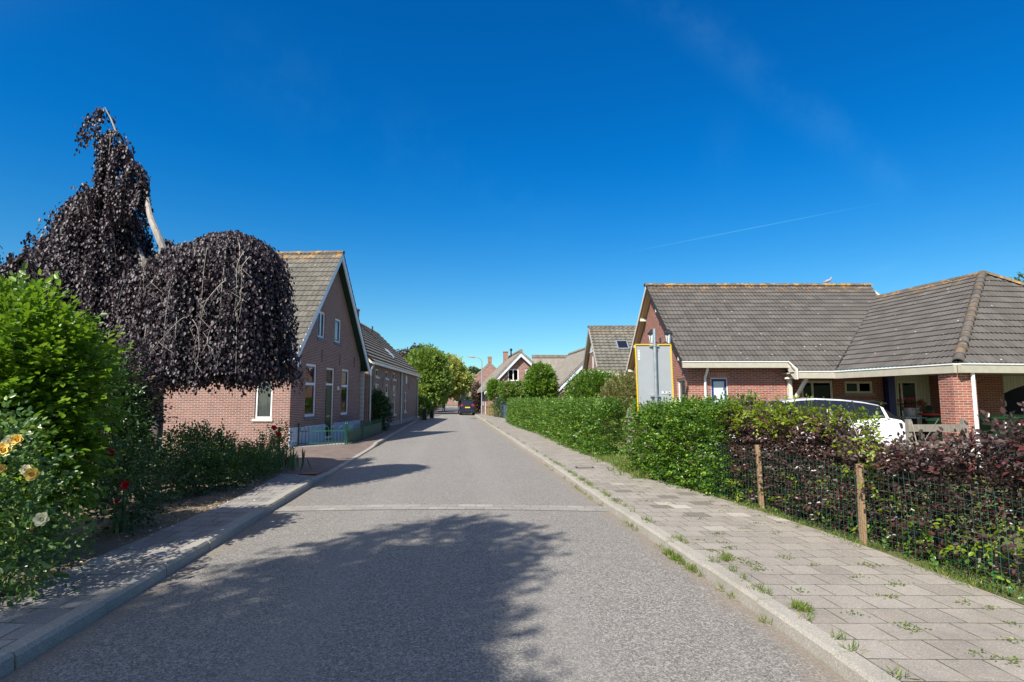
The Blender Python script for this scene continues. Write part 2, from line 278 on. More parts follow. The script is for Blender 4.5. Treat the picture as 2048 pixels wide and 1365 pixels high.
MT = dict(
    asphalt=asphalt(),
    slab_r=slabs('pavement_slabs', (0.245, 0.22, 0.188), (0.315, 0.285, 0.245), ms=0.006),
    slab_l=slabs('pavement_slabs_grey', (0.22, 0.205, 0.19), (0.32, 0.30, 0.275), odd=False, ms=0.008),
    band=slabs('crossing_setts', (0.24, 0.225, 0.20), (0.33, 0.31, 0.275), 0.30, 0.20, 0.006, False, (0.13, 0.12, 0.10)),
    klink=slabs('driveway_clinker', (0.145, 0.108, 0.092), (0.215, 0.165, 0.14), 0.20, 0.10, 0.005, False, (0.14, 0.12, 0.09)),
    kerb=slabs('kerb_concrete', (0.31, 0.285, 0.24), (0.37, 0.345, 0.30), 50, 50, 0.0, False),
    soil=soil('garden_soil', (0.33, 0.26, 0.18), (0.20, 0.155, 0.105)),
    lawn=soil('lawn_grass', (0.16, 0.19, 0.05), (0.24, 0.23, 0.09), 2, 60),
    ground=soil('ground_grass', (0.12, 0.14, 0.05), (0.2, 0.18, 0.09), 0.8, 12),
    brick1=brick('brick_pink', (0.20, 0.085, 0.066), (0.325, 0.155, 0.122), (0.46, 0.40, 0.35), ms=0.0085, dirt=0.25, c3=(0.19, 0.105, 0.09)),
    brick2=brick('brick_old', (0.19, 0.10, 0.075), (0.32, 0.18, 0.135), (0.40, 0.36, 0.31), ms=0.009, dirt=0.35),
    brick3=brick('brick_red', (0.27, 0.075, 0.05), (0.40, 0.145, 0.10), (0.50, 0.40, 0.33), ms=0.008, dirt=0.12, c3=(0.20, 0.085, 0.075)),
    brick4=brick('brick_multicolour', (0.27, 0.11, 0.08), (0.38, 0.22, 0.18), (0.42, 0.37, 0.32), 0.22, 0.125, 0.010, c3=(0.19, 0.11, 0.10)),
    soldier=brick('brick_soldier', (0.34, 0.105, 0.07), (0.55, 0.235, 0.17), (0.62, 0.52, 0.46), dirt=0.1, rotated=True),
    tile1=tilemat('roof_tile_grey', (0.128, 0.119, 0.10), 0.20, 0.31, 0.8, 6.38),
    tile2=tilemat('roof_tile_old', (0.19, 0.165, 0.138), 0.22, 0.33, 0.3, 4.7),
    tile3=tilemat('roof_tile_brown', (0.100, 0.090, 0.081), 0.30, 0.333, 0.45, 6.06, 0.25),
    tile4=tilemat('roof_tile_mossy', (0.15, 0.14, 0.115), 0.30, 0.333, 0.2, 4.8, 0.4),
    ridge=tilemat('ridge_tile_lichen', (0.135, 0.115, 0.09), 0.30, 0.333, 0.7, None, uvn=False),
    hip=tilemat('hip_tile', (0.112, 0.100, 0.088), 0.30, 0.333, 0.2, None, uvn=False),
    thatch=thatch(),
    white=plain('white_paint', (0.78, 0.78, 0.76), 0.4, var=0.05),
    cream=plain('cream_paint', (0.66, 0.62, 0.52), 0.5, var=0.06),
    palefascia=plain('fascia_paint', (0.42, 0.39, 0.31), 0.5, var=0.06),
    barge=plain('pale_barge_paint', (0.62, 0.66, 0.74), 0.4, var=0.05),
    plinth=plain('painted_plinth', (0.48, 0.52, 0.60), 0.7, var=0.08),
    cement=plain('cement_plinth', (0.32, 0.30, 0.28), 0.9, var=0.15),
    dgreen=plain('dark_green_paint', (0.012, 0.045, 0.030), 0.35, var=0.1),
    fgreen=plain('fence_green_paint', (0.012, 0.085, 0.056), 0.5, var=0.15),
    wire=plain('green_wire', (0.025, 0.11, 0.075), 0.5, var=0.2),
    dblue=plain('dark_blue_paint', (0.025, 0.03, 0.16), 0.35, var=0.1),
    gblue=plain('blue_grey_paint', (0.09, 0.12, 0.22), 0.4, var=0.1),
    stone=plain('window_sill_stone', (0.11, 0.13, 0.18), 0.5, var=0.12),
    zinc=plain('zinc_pipe', (0.42, 0.45, 0.48), 0.35, metal=0.6, var=0.1),
    galv=plain('galvanised_steel', (0.50, 0.53, 0.56), 0.38, metal=0.75, var=0.12, scale=14),
    iron=plain('dark_iron', (0.02, 0.02, 0.022), 0.5, var=0.1),
    black=plain('black_plastic', (0.012, 0.012, 0.014), 0.5, var=0.1),
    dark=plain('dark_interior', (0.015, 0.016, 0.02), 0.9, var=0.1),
    glass=glassmat('window_glass', refl=0.05),
    glassd=glassmat('window_glass_dark', (0.22, 0.24, 0.26), 0.0, 1.25),
    curtain=plain('curtain_cloth', (0.72, 0.74, 0.72), 0.9, var=0.05),
    frosted=plain('frosted_pane', (0.60, 0.66, 0.68), 0.25, var=0.05, scale=20),
    soffit=boards('soffit_boards', (0.66, 0.48, 0.32), 0.12),
    clad=boards('cream_cladding', (0.62, 0.59, 0.48), 0.12),
    wboard=boards('white_weatherboard', (0.70, 0.70, 0.70), 0.18, True),
    shed=boards('grey_shed_board', (0.52, 0.50, 0.46), 0.22, True),
    post=woodmat('fence_post_wood', (0.235, 0.145, 0.08), (0.37, 0.25, 0.15)),
    plank=woodmat('weathered_plank', (0.17, 0.15, 0.125), (0.29, 0.26, 0.22)),
    bark=woodmat('bark_grey', (0.10, 0.085, 0.07), (0.24, 0.21, 0.18), 0.4),
    barkp=woodmat('bark_pale', (0.26, 0.23, 0.20), (0.42, 0.38, 0.34), 0.6),
    twig=plain('twig_bark', (0.30, 0.25, 0.20), 0.8, var=0.2),
    stem=plain('green_stem', (0.10, 0.16, 0.05), 0.6, var=0.2),
    signgrey=plain('sign_back_grey', (0.33, 0.35, 0.37), 0.5, var=0.03, metal=0.1),
    signyel=plain('sign_yellow_edge', (0.80, 0.50, 0.01), 0.4, var=0.04),
    yellow=plain('yellow_marking', (0.70, 0.52, 0.10), 0.7, var=0.15),
    terracotta=plain('orange_clay', (0.5, 0.2, 0.08), 0.7),
    binG=plain('green_plastic', (0.03, 0.12, 0.045), 0.45),
    lidG=plain('light_green_plastic', (0.13, 0.30, 0.12), 0.45),
    redp=plain('red_plastic', (0.50, 0.045, 0.02), 0.45),
    tyre=plain('tyre_rubber', (0.015, 0.015, 0.015), 0.8),
    rim=plain('wheel_alloy', (0.5, 0.5, 0.52), 0.3, metal=0.8),
    carblue=plain('car_paint_blue', (0.010, 0.017, 0.045), 0.25, coat=1.0, metal=0.4, var=0.02),
    cardark=plain('van_paint_dark', (0.018, 0.024, 0.028), 0.25, coat=1.0, metal=0.3, var=0.02),
    carwhite=plain('car_paint_white', (0.80, 0.80, 0.81), 0.22, coat=1.0, var=0.01),
    cargl=plain('car_glass', (0.008, 0.010, 0.014), 0.04, spec=0.8, var=0.02),
    tail=plain('tail_lamp_red', (0.40, 0.01, 0.01), 0.2, coat=0.8),
    plate=plain('number_plate_yellow', (0.85, 0.55, 0.02), 0.4, var=0.02),
    chrome=plain('bright_trim', (0.7, 0.7, 0.72), 0.15, metal=0.9),
    pigeon=plain('feather_grey', (0.30, 0.26, 0.26), 0.8, var=0.2, scale=40),
    yrose=plain('petal_yellow', (0.85, 0.58, 0.13), 0.6, var=0.2, scale=25),
    crose=plain('petal_cream', (0.85, 0.78, 0.50), 0.6, var=0.15, scale=25),
    rrose=plain('petal_red', (0.60, 0.012, 0.02), 0.5, var=0.2, scale=25),
    mauve=plain('petal_mauve', (0.55, 0.35, 0.70), 0.6),
    # foliage
    hornb=leafmat('leaf_hornbeam', (0.055, 0.135, 0.010), (0.19, 0.32, 0.018), rough=0.4, trans=0.38, young=(0.24, 0.34, 0.03)),
    beechp=leafmat('leaf_copper_beech', (0.018, 0.011, 0.015), (0.043, 0.026, 0.033), back=(0.046, 0.032, 0.038), rough=0.46, trans=0.10, spec=0.42, young=(0.085, 0.030, 0.032)),
    hedgep=leafmat('leaf_purple_hedge', (0.040, 0.022, 0.020), (0.105, 0.055, 0.046), back=(0.11, 0.085, 0.07), rough=0.34, trans=0.14, spec=0.6, young=(0.11, 0.022, 0.022)),
    hedgeg=leafmat('leaf_green_hedge', (0.035, 0.10, 0.012), (0.125, 0.24, 0.022), rough=0.36, trans=0.25, spec=0.55, young=(0.25, 0.34, 0.035)),
    hedgey=leafmat('leaf_yellow_green', (0.14, 0.22, 0.012), (0.27, 0.34, 0.02), rough=0.42, trans=0.42),
    shrubd=leafmat('leaf_dark_shrub', (0.022, 0.060, 0.014), (0.055, 0.12, 0.025), rough=0.35, trans=0.2),
    rosel=leafmat('leaf_rose', (0.04, 0.10, 0.025), (0.11, 0.20, 0.04), rough=0.35, trans=0.25, young=(0.22, 0.30, 0.05)),
    ball=leafmat('leaf_lime', (0.07, 0.15, 0.015), (0.17, 0.29, 0.03), rough=0.45, trans=0.35),
    tree=leafmat('leaf_tree', (0.09, 0.16, 0.02), (0.22, 0.32, 0.05), rough=0.5, trans=0.3),
    treey=leafmat('leaf_tree_yellow', (0.18, 0.22, 0.035), (0.40, 0.42, 0.10), rough=0.5, trans=0.3),
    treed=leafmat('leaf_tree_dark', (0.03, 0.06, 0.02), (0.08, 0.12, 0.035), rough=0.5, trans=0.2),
    treep=leafmat('leaf_tree_purple', (0.05, 0.035, 0.025), (0.10, 0.06, 0.045), rough=0.5, trans=0.15),
    olive=leafmat('leaf_olive', (0.11, 0.12, 0.03), (0.24, 0.23, 0.08), rough=0.5, trans=0.3),
    grass=leafmat('leaf_grass', (0.07, 0.13, 0.02), (0.20, 0.26, 0.05), rough=0.5, trans=0.3, young=(0.35, 0.30, 0.10)),
    iris=leafmat('leaf_iris', (0.05, 0.11, 0.04), (0.10, 0.17, 0.06), rough=0.4, trans=0.25),
    petal=leafmat('leaf_fallen_petal', (0.75, 0.62, 0.35), (0.8, 0.75, 0.55), trans=0.1),
    blossom=leafmat('leaf_red_blossom', (0.35, 0.06, 0.06), (0.5, 0.12, 0.10), trans=0.2),
)

# ------------------------------------------------------------------ object helpers
def tag(o, label=None, cat=None, group=None, kind=None):
    if label: o['label'] = label
    if cat: o['category'] = cat
    if group: o['group'] = group
    if kind: o['kind'] = kind
    return o
def thing(name, label, cat, loc=(0, 0, 0), rz=0.0, group=None):
    o = bpy.data.objects.new(name, None); C.objects.link(o); o.location = loc; o.rotation_euler = (0, 0, rad(rz))
    o.empty_display_size = 0.3
    return tag(o, label, cat, group)
def dup(root, loc=None, rz=None, label=None):
    def rec(o, par):
        c = o.copy(); C.objects.link(c)
        if par: c.parent = par
        for ch in [k for k in bpy.data.objects if k.parent == o]: rec(ch, c)
        return c
    r = rec(root, None)
    if loc: r.location = loc
    if rz is not None: r.rotation_euler = (0, 0, rad(rz))
    if label: r['label'] = label
    return r

class MB:
    def __init__(s, off=(0, 0, 0)): s.v = []; s.f = []; s.u = []; s.off = Vector(off); s.keepuv = False
    def add(s, vs_, fs, uvs=None):
        b = len(s.v); s.v += [tuple(x) for x in vs_]
        for i, f in enumerate(fs): s.f.append([b + k for k in f]); s.u.append(uvs[i] if uvs else None)
        return s
    def box(s, x0, y0, z0, x1, y1, z1):
        v = [(x, y, z) for z in (z0, z1) for y in (y0, y1) for x in (x0, x1)]
        return s.add(v, [(0, 2, 3, 1), (4, 5, 7, 6), (0, 1, 5, 4), (2, 6, 7, 3), (0, 4, 6, 2), (1, 3, 7, 5)])
    def beam(s, a, b, w, h, up=(0, 0, 1)):
        a, b = Vector(a), Vector(b); d = (b - a).normalized(); sd = d.cross(Vector(up))
        if sd.length < 1e-4: sd = d.cross(Vector((1, 0, 0)))
        sd.normalize(); u = sd.cross(d); v = []
        for p in (a, b):
            for i, j in ((-1, -1), (1, -1), (1, 1), (-1, 1)): v.append(p + sd * w / 2 * i + u * h / 2 * j)
        return s.add(v, [(3, 2, 1, 0), (4, 5, 6, 7), (0, 1, 5, 4), (1, 2, 6, 5), (2, 3, 7, 6), (3, 0, 4, 7)])
    def tube(s, pts, r, n=8, caps=True):
        pts = [Vector(p) for p in pts]; rr = r if isinstance(r, (list, tuple)) else [r] * len(pts); v = []; f = []
        prev = None
        for i, p in enumerate(pts):
            d = (pts[min(i + 1, len(pts) - 1)] - pts[max(i - 1, 0)]).normalized()
            if prev is None:
                prev = d.cross(Vector((0, 0, 1)))
                if prev.length < 1e-3: prev = d.cross(Vector((1, 0, 0)))
            sd = (prev - d * prev.dot(d)).normalized(); prev = sd; u = d.cross(sd)
            for k in range(n):
                a = 2 * math.pi * k / n; v.append(p + (sd * math.cos(a) + u * math.sin(a)) * rr[i])
        for i in range(len(pts) - 1):
            for k in range(n): f.append((i * n + k, i * n + (k + 1) % n, (i + 1) * n + (k + 1) % n, (i + 1) * n + k))
        if caps: f.append(tuple(range(n))[::-1]); f.append(tuple(range((len(pts) - 1) * n, len(pts) * n)))
        return s.add(v, f)
    def prism(s, poly, d):
        """poly: 3D points, extruded along vector d"""
        poly = [Vector(p) for p in poly]; d = Vector(d); n = len(poly)
        nn = Vector((0, 0, 0))
        for i in range(n): nn += poly[i].cross(poly[(i + 1) % n])
        if nn.dot(d) > 0: poly = poly[::-1]
        v = poly + [p + d for p in poly]
        f = [tuple(range(n)), tuple(range(2 * n - 1, n - 1, -1))] + [(i, i + n, (i + 1) % n + n, (i + 1) % n) for i in range(n)]
        return s.add(v, f)
    def lathe(s, prof, c=(0, 0, 0), n=16):
        v = []; f = []
        for (r_, z) in prof:
            for k in range(n): a = 2 * math.pi * k / n; v.append((c[0] + r_ * math.cos(a), c[1] + r_ * math.sin(a), c[2] + z))
        for i in range(len(prof) - 1):
            for k in range(n): f.append((i * n + k, i * n + (k + 1) % n, (i + 1) * n + (k + 1) % n, (i + 1) * n + k))
        f.append(tuple(range(n))[::-1]); f.append(tuple(range((len(prof) - 1) * n, len(prof) * n)))
        return s.add(v, f)
    def build(s, name, mat, parent=None, smooth=False, label=None, cat=None, kind=None, group=None, bevel=0):
        me = bpy.data.meshes.new(name)
        P = np.array(s.v, dtype=float).reshape(-1, 3) - np.array(s.off)
        me.from_pydata(P.tolist(), [], s.f); me.update()
        lay = me.uv_layers.new(name='UVMap'); uv = np.zeros((len(me.loops), 2))
        i = 0
        for k, f in enumerate(s.f):
            n_ = len(f)
            if s.u[k] is not None:
                uv[i:i + n_] = s.u[k]
            else:
                nn = me.polygons[k].normal
                if abs(nn.z) > 0.95: ua, va = Vector((1, 0, 0)), Vector((0, 1, 0))
                else: ua = Vector((0, 0, 1)).cross(nn).normalized(); va = nn.cross(ua)
                pp = P[f]; uv[i:i + n_, 0] = pp @ np.array(ua); uv[i:i + n_, 1] = pp @ np.array(va)
            i += n_
        lay.data.foreach_set('uv', uv.ravel())
        me.materials.append(mat)
        if smooth:
            me.polygons.foreach_set('use_smooth', [True] * len(me.polygons))
            me.set_sharp_from_angle(angle=rad(38))
        o = bpy.data.objects.new(name, me); C.objects.link(o)
        if parent is not None: o.parent = parent
        if bevel:
            b = o.modifiers.new('bevel', 'BEVEL'); b.width = bevel; b.segments = 2; b.limit_method = 'ANGLE'
        return tag(o, label, cat, group, kind)

def clip_bm(bm, planes):
    for co, no in planes:
        bmesh.ops.bisect_plane(bm, geom=bm.verts[:] + bm.edges[:] + bm.faces[:], plane_co=co, plane_no=no, clear_outer=True, dist=1e-5)

def wall(name, mat, parent, O, U, N, poly, holes=(), reveal=0.10, off=(0, 0, 0), label=None):
    """flat wall; O origin, U horizontal unit dir, N outward normal; poly [(u,z)] convex; holes [(u0,z0,u1,z1)]"""
    O, U, N = Vector(O), Vector(U), Vector(N); Z = Vector((0, 0, 1))
    us = sorted({min(p[0] for p in poly), max(p[0] for p in poly)} | {h[0] for h in holes} | {h[2] for h in holes})
    zs = sorted({min(p[1] for p in poly), max(p[1] for p in poly)} | {h[1] for h in holes} | {h[3] for h in holes})
    bm = bmesh.new(); vv = {}
    def V(u, z):
        if (u, z) not in vv: vv[(u, z)] = bm.verts.new(O + U * u + Z * z)
        return vv[(u, z)]
    for i in range(len(us) - 1):
        for j in range(len(zs) - 1):
            cu, cz = (us[i] + us[i + 1]) / 2, (zs[j] + zs[j + 1]) / 2
            if any(h[0] < cu < h[2] and h[1] < cz < h[3] for h in holes): continue
            bm.faces.new([V(us[i], zs[j]), V(us[i + 1], zs[j]), V(us[i + 1], zs[j + 1]), V(us[i], zs[j + 1])])
    cx = sum(p[0] for p in poly) / len(poly); cz = sum(p[1] for p in poly) / len(poly); pl = []
    for i in range(len(poly)):
        a, b = poly[i], poly[(i + 1) % len(poly)]
        n = Vector((b[1] - a[1], -(b[0] - a[0])))
        if n.dot(Vector((cx - a[0], cz - a[1]))) > 0: n = -n
        pl.append((O + U * a[0] + Z * a[1], U * n[0] + Z * n[1]))
    clip_bm(bm, pl)
    mb = MB(off); idx = {v: i for i, v in enumerate(bm.verts)}
    fs = []
    for f in bm.faces:
        l = [idx[v] for v in f.verts]
        if f.normal.dot(N) < 0: l = l[::-1]
        fs.append(l)
    mb.add([v.co.copy() for v in bm.verts], fs); bm.free()
    for (u0, z0, u1, z1) in holes:
        c = [O + U * u + Z * z for u, z in ((u0, z0), (u1, z0), (u1, z1), (u0, z1))]; d = -N * reveal
        for k in range(4):
            a, b = c[k], c[(k + 1) % 4]; q = [a, b, b + d, a + d]
            mid = (c[0] + c[2]) / 2
            nn = (q[1] - q[0]).cross(q[2] - q[0])
            if nn.dot(mid - a) < 0: q = q[::-1]
            mb.add(q, [(0, 1, 2, 3)])
    return mb.build(name, mat, parent, label=label)

def tiles(name, mat, parent, O, U, V_, poly, tw=0.30, th=0.333, waves=2, amp=0.022, step=0.03, res=6, off=(0, 0, 0), both=False):
    """wavy overlapping roof tiles. poly: convex [(u,v)] in roof-plane coordinates"""
    O, U, V_ = Vector(O), Vector(U).normalized(), Vector(V_).normalized(); N = U.cross(V_).normalized()
    if N.z < 0: N = -N
    u0, u1 = min(p[0] for p in poly), max(p[0] for p in poly); v0, v1 = min(p[1] for p in poly), max(p[1] for p in poly)
    wl = tw / waves; du = wl / res
    i0 = math.floor(u0 / tw) * waves * res; i1 = math.ceil(u1 / tw) * waves * res
    j0 = math.floor(v0 / th); j1 = math.ceil(v1 / th)
    prof = [(max(0, math.sin(math.pi * (k / res))) ** 0.7 if True else 0) for k in range(res)]
    prof = [0.5 + 0.5 * math.sin(2 * math.pi * (k / res)) for k in range(res)]
    bm = bmesh.new(); ul = bm.loops.layers.uv.new('UVMap')
    rr = random.Random(3)
    for j in range(j0, j1):
        rows = []
        for (vv, lift) in ((j * th, -0.006), (j * th, step), ((j + 1) * th, 0.0)):
            row = []
            for i in range(i0, i1 + 1):
                w = prof[i % res] * amp
                jit = 0
                if lift == step: jit = ((hash((i // (waves * res), j)) % 100) / 100 - .5) * 0.008
                p = O + U * (i * du) + V_ * (vv + (jit if lift == step else 0)) + N * (w + lift + jit * .4)
                row.append(bm.verts.new(p))
            rows.append(row)
        for a, b in ((0, 1), (1, 2)):
            for i in range(i1 - i0):
                f = bm.faces.new((rows[a][i], rows[a][i + 1], rows[b][i + 1], rows[b][i]))
                us = (i0 + i) * du + 1e-4; ue = us + du - 2e-4
                va = j * th + 1e-3 + (0 if a == 0 else 0); vb = (j + 1) * th - 1e-3 if b == 2 else j * th + 2e-3
                for lp, uvv in zip(f.loops, ((us, va), (ue, va), (ue, vb), (us, vb))): lp[ul].uv = uvv
    cu = sum(p[0] for p in poly) / len(poly); cv = sum(p[1] for p in poly) / len(poly)
    pl = []
    for i in range(len(poly)):
        a, b = poly[i], poly[(i + 1) % len(poly)]; n = Vector((b[1] - a[1], -(b[0] - a[0])))
        if n.dot(Vector((cu - a[0], cv - a[1]))) > 0: n = -n
        nn = (U * n[0] + V_ * n[1]).normalized()
        pl.append((O + U * a[0] + V_ * a[1] + nn * (0.006 if abs(n[0]) < 1e-6 else 0), nn))
    clip_bm(bm, pl)
    for v in bm.verts: v.co -= Vector(off)
    bmesh.ops.recalc_face_normals(bm, faces=[])
    me = bpy.data.meshes.new(name); bm.to_mesh(me); bm.free()
    me.materials.append(mat); me.polygons.foreach_set('use_smooth', [True] * len(me.polygons)); me.set_sharp_from_angle(angle=rad(50))
    o = bpy.data.objects.new(name, me); C.objects.link(o); o.parent = parent
    return o

def ridge(name, mat, parent, A, B, r=0.10, n=None, pitch=0.36, off=(0, 0, 0), droop=0.55):
    """overlapping half-round ridge tiles from A to B"""
    A, B = Vector(A), Vector(B); Lg = (B - A).length; d = (B - A) / Lg; k = max(1, int(Lg / pitch)); p = Lg / k
    sd = d.cross(Vector((0, 0, 1))).normalized(); up = sd.cross(d)
    mb = MB(off)
    for i in range(k):
        a = A + d * (i * p - 0.05); b = A + d * ((i + 1) * p); ra, rb = r * 1.2, r * 0.92; v = []; m = 7
        for (q, rr) in ((a, ra), (b, rb)):
            for t in range(m):
                an = math.pi * t / (m - 1); v.append(q + sd * math.cos(an) * rr * 1.15 + up * (math.sin(an) * rr - rr * droop))
        v += [q + sd * math.cos(math.pi * t / (m - 1)) * ra + up * (math.sin(math.pi * t / (m - 1)) * ra * .8 - ra * droop) for q in (a,) for t in range(m)]
        f = [(t, t + 1, m + t + 1, m + t) for t in range(m - 1)] + [(2 * m + t, 2 * m + t + 1, t + 1, t) for t in range(m - 1)]
        mb.add(v, f)
    return mb.build(name, mat, parent, smooth=True)

def window(parent, O, U, N, u0, z0, u1, z1, frame, glass, fw=0.07, depth=0.05, inset=0.06, mull=(), trans=(), sill=None, off=(0, 0, 0), name='window', curtain=None, sash=None, label=None, dark=True, pane_mat=None):
    """window part: frame > pane, sill, curtain"""
    O, U, N = Vector(O), Vector(U), Vector(N); Z = Vector((0, 0, 1)); B = O - N * inset
    def bx(mb, a0, b0, a1, b1, d0, d1):
        pts = [B + U * a + Z * b for a, b in ((a0, b0), (a1, b0), (a1, b1), (a0, b1))]
        mb.prism([p + N * d0 for p in pts], N * (d1 - d0))
    mb = MB(off)
    bx(mb, u0, z0, u0 + fw, z1, -depth, 0); bx(mb, u1 - fw, z0, u1, z1, -depth, 0)
    bx(mb, u0 + fw, z0, u1 - fw, z0 + fw, -depth, -0.002); bx(mb, u0 + fw, z1 - fw, u1 - fw, z1, -depth, -0.002)
    for m_ in mull: bx(mb, m_ - fw / 2, z0 + fw, m_ + fw / 2, z1 - fw, -depth, -0.004)
    for t_ in trans: bx(mb, u0 + fw, t_ - fw / 2, u1 - fw, t_ + fw / 2, -depth, -0.001)
    fr = mb.build(name, frame, parent, label=label)
    if sash:
        sb = MB(off); cells_u = [u0 + fw] + [c for m_ in mull for c in (m_ - fw / 2, m_ + fw / 2)] + [u1 - fw]
        cells_z = [z0 + fw] + [c for t_ in trans for c in (t_ - fw / 2, t_ + fw / 2)] + [z1 - fw]
        sw = 0.05
        for i in range(0, len(cells_u), 2):
            for j in range(0, len(cells_z), 2):
                a0, a1, b0, b1 = cells_u[i], cells_u[i + 1], cells_z[j], cells_z[j + 1]
                bx(sb, a0, b0, a0 + sw, b1, -depth - .01, -0.015); bx(sb, a1 - sw, b0, a1, b1, -depth - .01, -0.015)
                bx(sb, a0 + sw, b0, a1 - sw, b0 + sw, -depth - .01, -0.017); bx(sb, a0 + sw, b1 - sw, a1 - sw, b1, -depth - .01, -0.017)
        sb.build('sash', sash, fr)
    g = MB(off); q = [B - N * (depth * 0.7) + U * a + Z * b for a, b in ((u0 + .01, z0 + .01), (u1 - .01, z0 + .01), (u1 - .01, z1 - .01), (u0 + .01, z1 - .01))]
    nn = (q[1] - q[0]).cross(q[2] - q[0])
    if nn.dot(N) < 0: q = q[::-1]
    g.add(q, [(0, 1, 2, 3)]); g.build('pane', pane_mat or glass, fr)
    if sill:
        s_ = MB(off); pts = [O + U * a + Z * b for a, b in ((u0 - .06, z0 - .09), (u1 + .06, z0 - .09), (u1 + .06, z0 - .003), (u0 - .06, z0 - .003))]
        s_.prism([p - N * 0.05 for p in pts], N * 0.10); s_.build('sill', sill, fr)
    if curtain:
        c = MB(off); nseg = int((u1 - u0) / 0.02); v = []; base = B - N * (depth + 0.035)
        for k in range(nseg + 1):
            a = u0 + (u1 - u0) * k / nseg; wv = 0.022 * math.sin(k * 1.15 + 0.6 * math.sin(k * 0.37))
            for b in (z0 + 0.02, z1 - 0.02): v.append(base + U * a + Z * b + N * wv)
        c.add(v, [(2 * k, 2 * k + 2, 2 * k + 3, 2 * k + 1) for k in range(nseg)]); c.build('curtain', curtain, fr, smooth=True)
    return fr

# ------------------------------------------------------------------ foliage helpers (numpy)
def nrm(a): return a / (np.linalg.norm(a, axis=1, keepdims=True) + 1e-9)
def wob(p, s=1.0, ph=0.0):
    """cheap smooth 3D noise -1..1"""
    x, y, z = (p * s).T
    return (np.sin(x * 1.7 + 1.3 * np.sin(y * 1.1 + ph) + ph) + np.sin(y * 2.3 + 1.1 * np.sin(z * 1.9 + ph * 2)) + np.sin(z * 1.9 + 1.7 * np.sin(x * 1.3 - ph)) + 0.6 * np.sin(x * 4.1 + y * 3.7 + ph) + 0.6 * np.sin(y * 4.7 - z * 5.1 + ph)) / 4.2
def leafmesh(name, P, D, N, S, mat, parent, wid=0.58, fold=0.18, simple=False, tintv=None, curl=0.12):
    """P base points, D axis, N leaf normal, S length"""
    n = len(P); D = nrm(D); Wd = nrm(np.cross(D, N)); N = np.cross(Wd, D); S = np.asarray(S).reshape(-1, 1) * np.ones((n, 1))
    if simple:
        tpl = [(0, 0, 0), (.5, .5 * wid, fold * .5), (1, 0, -curl), (.5, -.5 * wid, fold * .5)]; fc = [(0, 1, 2, 3)]
    else:
        tpl = [(0, 0, 0), (.3, .46 * wid, fold), (.7, .42 * wid, fold * .7 - curl * .3), (1, 0, -curl), (.7, -.42 * wid, fold * .7 - curl * .3), (.3, -.46 * wid, fold)]
        fc = [(0, 1, 2, 3), (0, 3, 4, 5)]
    k = len(tpl); V = np.empty((n, k, 3), dtype=np.float32)
    for i, (a, b, c) in enumerate(tpl): V[:, i] = P + D * S * a + Wd * S * b + N * S * (c * wid)
    fa = (np.arange(n)[:, None, None] * k + np.array(fc)[None]).reshape(-1, 4).astype(np.int32)
    me = bpy.data.meshes.new(name); me.vertices.add(n * k); me.vertices.foreach_set('co', V.ravel())
    me.loops.add(fa.size); me.loops.foreach_set('vertex_index', fa.ravel())
    me.polygons.add(len(fa)); me.polygons.foreach_set('loop_start', np.arange(0, fa.size, 4, dtype=np.int32))
    me.update(calc_edges=True)
    at = me.attributes.new('tint', 'FLOAT', 'POINT')
    t = rng.random(n) if tintv is None else tintv
    at.data.foreach_set('value', np.repeat(t, k).astype(np.float32))
    me.materials.append(mat)
    o = bpy.data.objects.new(name, me); C.objects.link(o)
    if parent is not None: o.parent = parent
    return o
def twigs(P, D, n=7, length=0.28, size=0.07, flat=0.75, droop=0.0, jit=0.35):
    """leaf arrays along short shoots; leaves alternate in a roughly level plane"""
    m = len(P); D = nrm(D); up = np.tile([0, 0, 1.0], (m, 1)) * flat + nrm(rng.normal(size=(m, 3))) * (1 - flat) * 1.2 + D * 0.15
    side = nrm(np.cross(D, up)); N = nrm(np.cross(side, D)); Lg = length * rng.uniform(.6, 1.25, (m, 1))
    aP, aD, aN, aS = [], [], [], []
    for j in range(n):
        t = (j + .5) / n; sg = 1 if j % 2 else -1
        p = P + D * Lg * t; p[:, 2] -= droop * (t ** 2) * Lg[:, 0]
        d = nrm(D * (0.55 + .5 * t) + side * sg * (0.95 - .5 * t) + rng.normal(size=(m, 3)) * jit * .5); d[:, 2] -= 0.15 + droop * .5
        aP.append(p + rng.normal(size=(m, 3)) * size * .15); aD.append(d); aN.append(N + rng.normal(size=(m, 3)) * jit); aS.append(size * rng.uniform(.65, 1.2, m) * (1 - .2 * abs(t - .5)))
    return np.concatenate(aP), np.concatenate(aD), np.concatenate(aN), np.concatenate(aS)
def blob_pts(blobs, n, shell=0.55, rough=0.12, ns=1.6):
    """points near the surface of ellipsoids -> points, outward dirs"""
    wts = np.array([b[3] * b[4] + b[3] * b[5] + b[4] * b[5] for b in blobs]); wts /= wts.sum()
    P, D = [], []
    for b, w in zip(blobs, wts):
        k = max(4, int(n * w)); d = nrm(rng.normal(size=(k, 3))); r = shell + (1 - shell) * rng.random((k, 1)) ** 0.6
        c = np.array(b[:3]); rd = np.array(b[3:6]); p = c + d * r * rd
        p += nrm(d / rd) * (wob(p, ns, 1.7) * rough * rd.mean())[:, None]
        P.append(p); D.append(nrm(d / rd))
    return np.concatenate(P), np.concatenate(D)
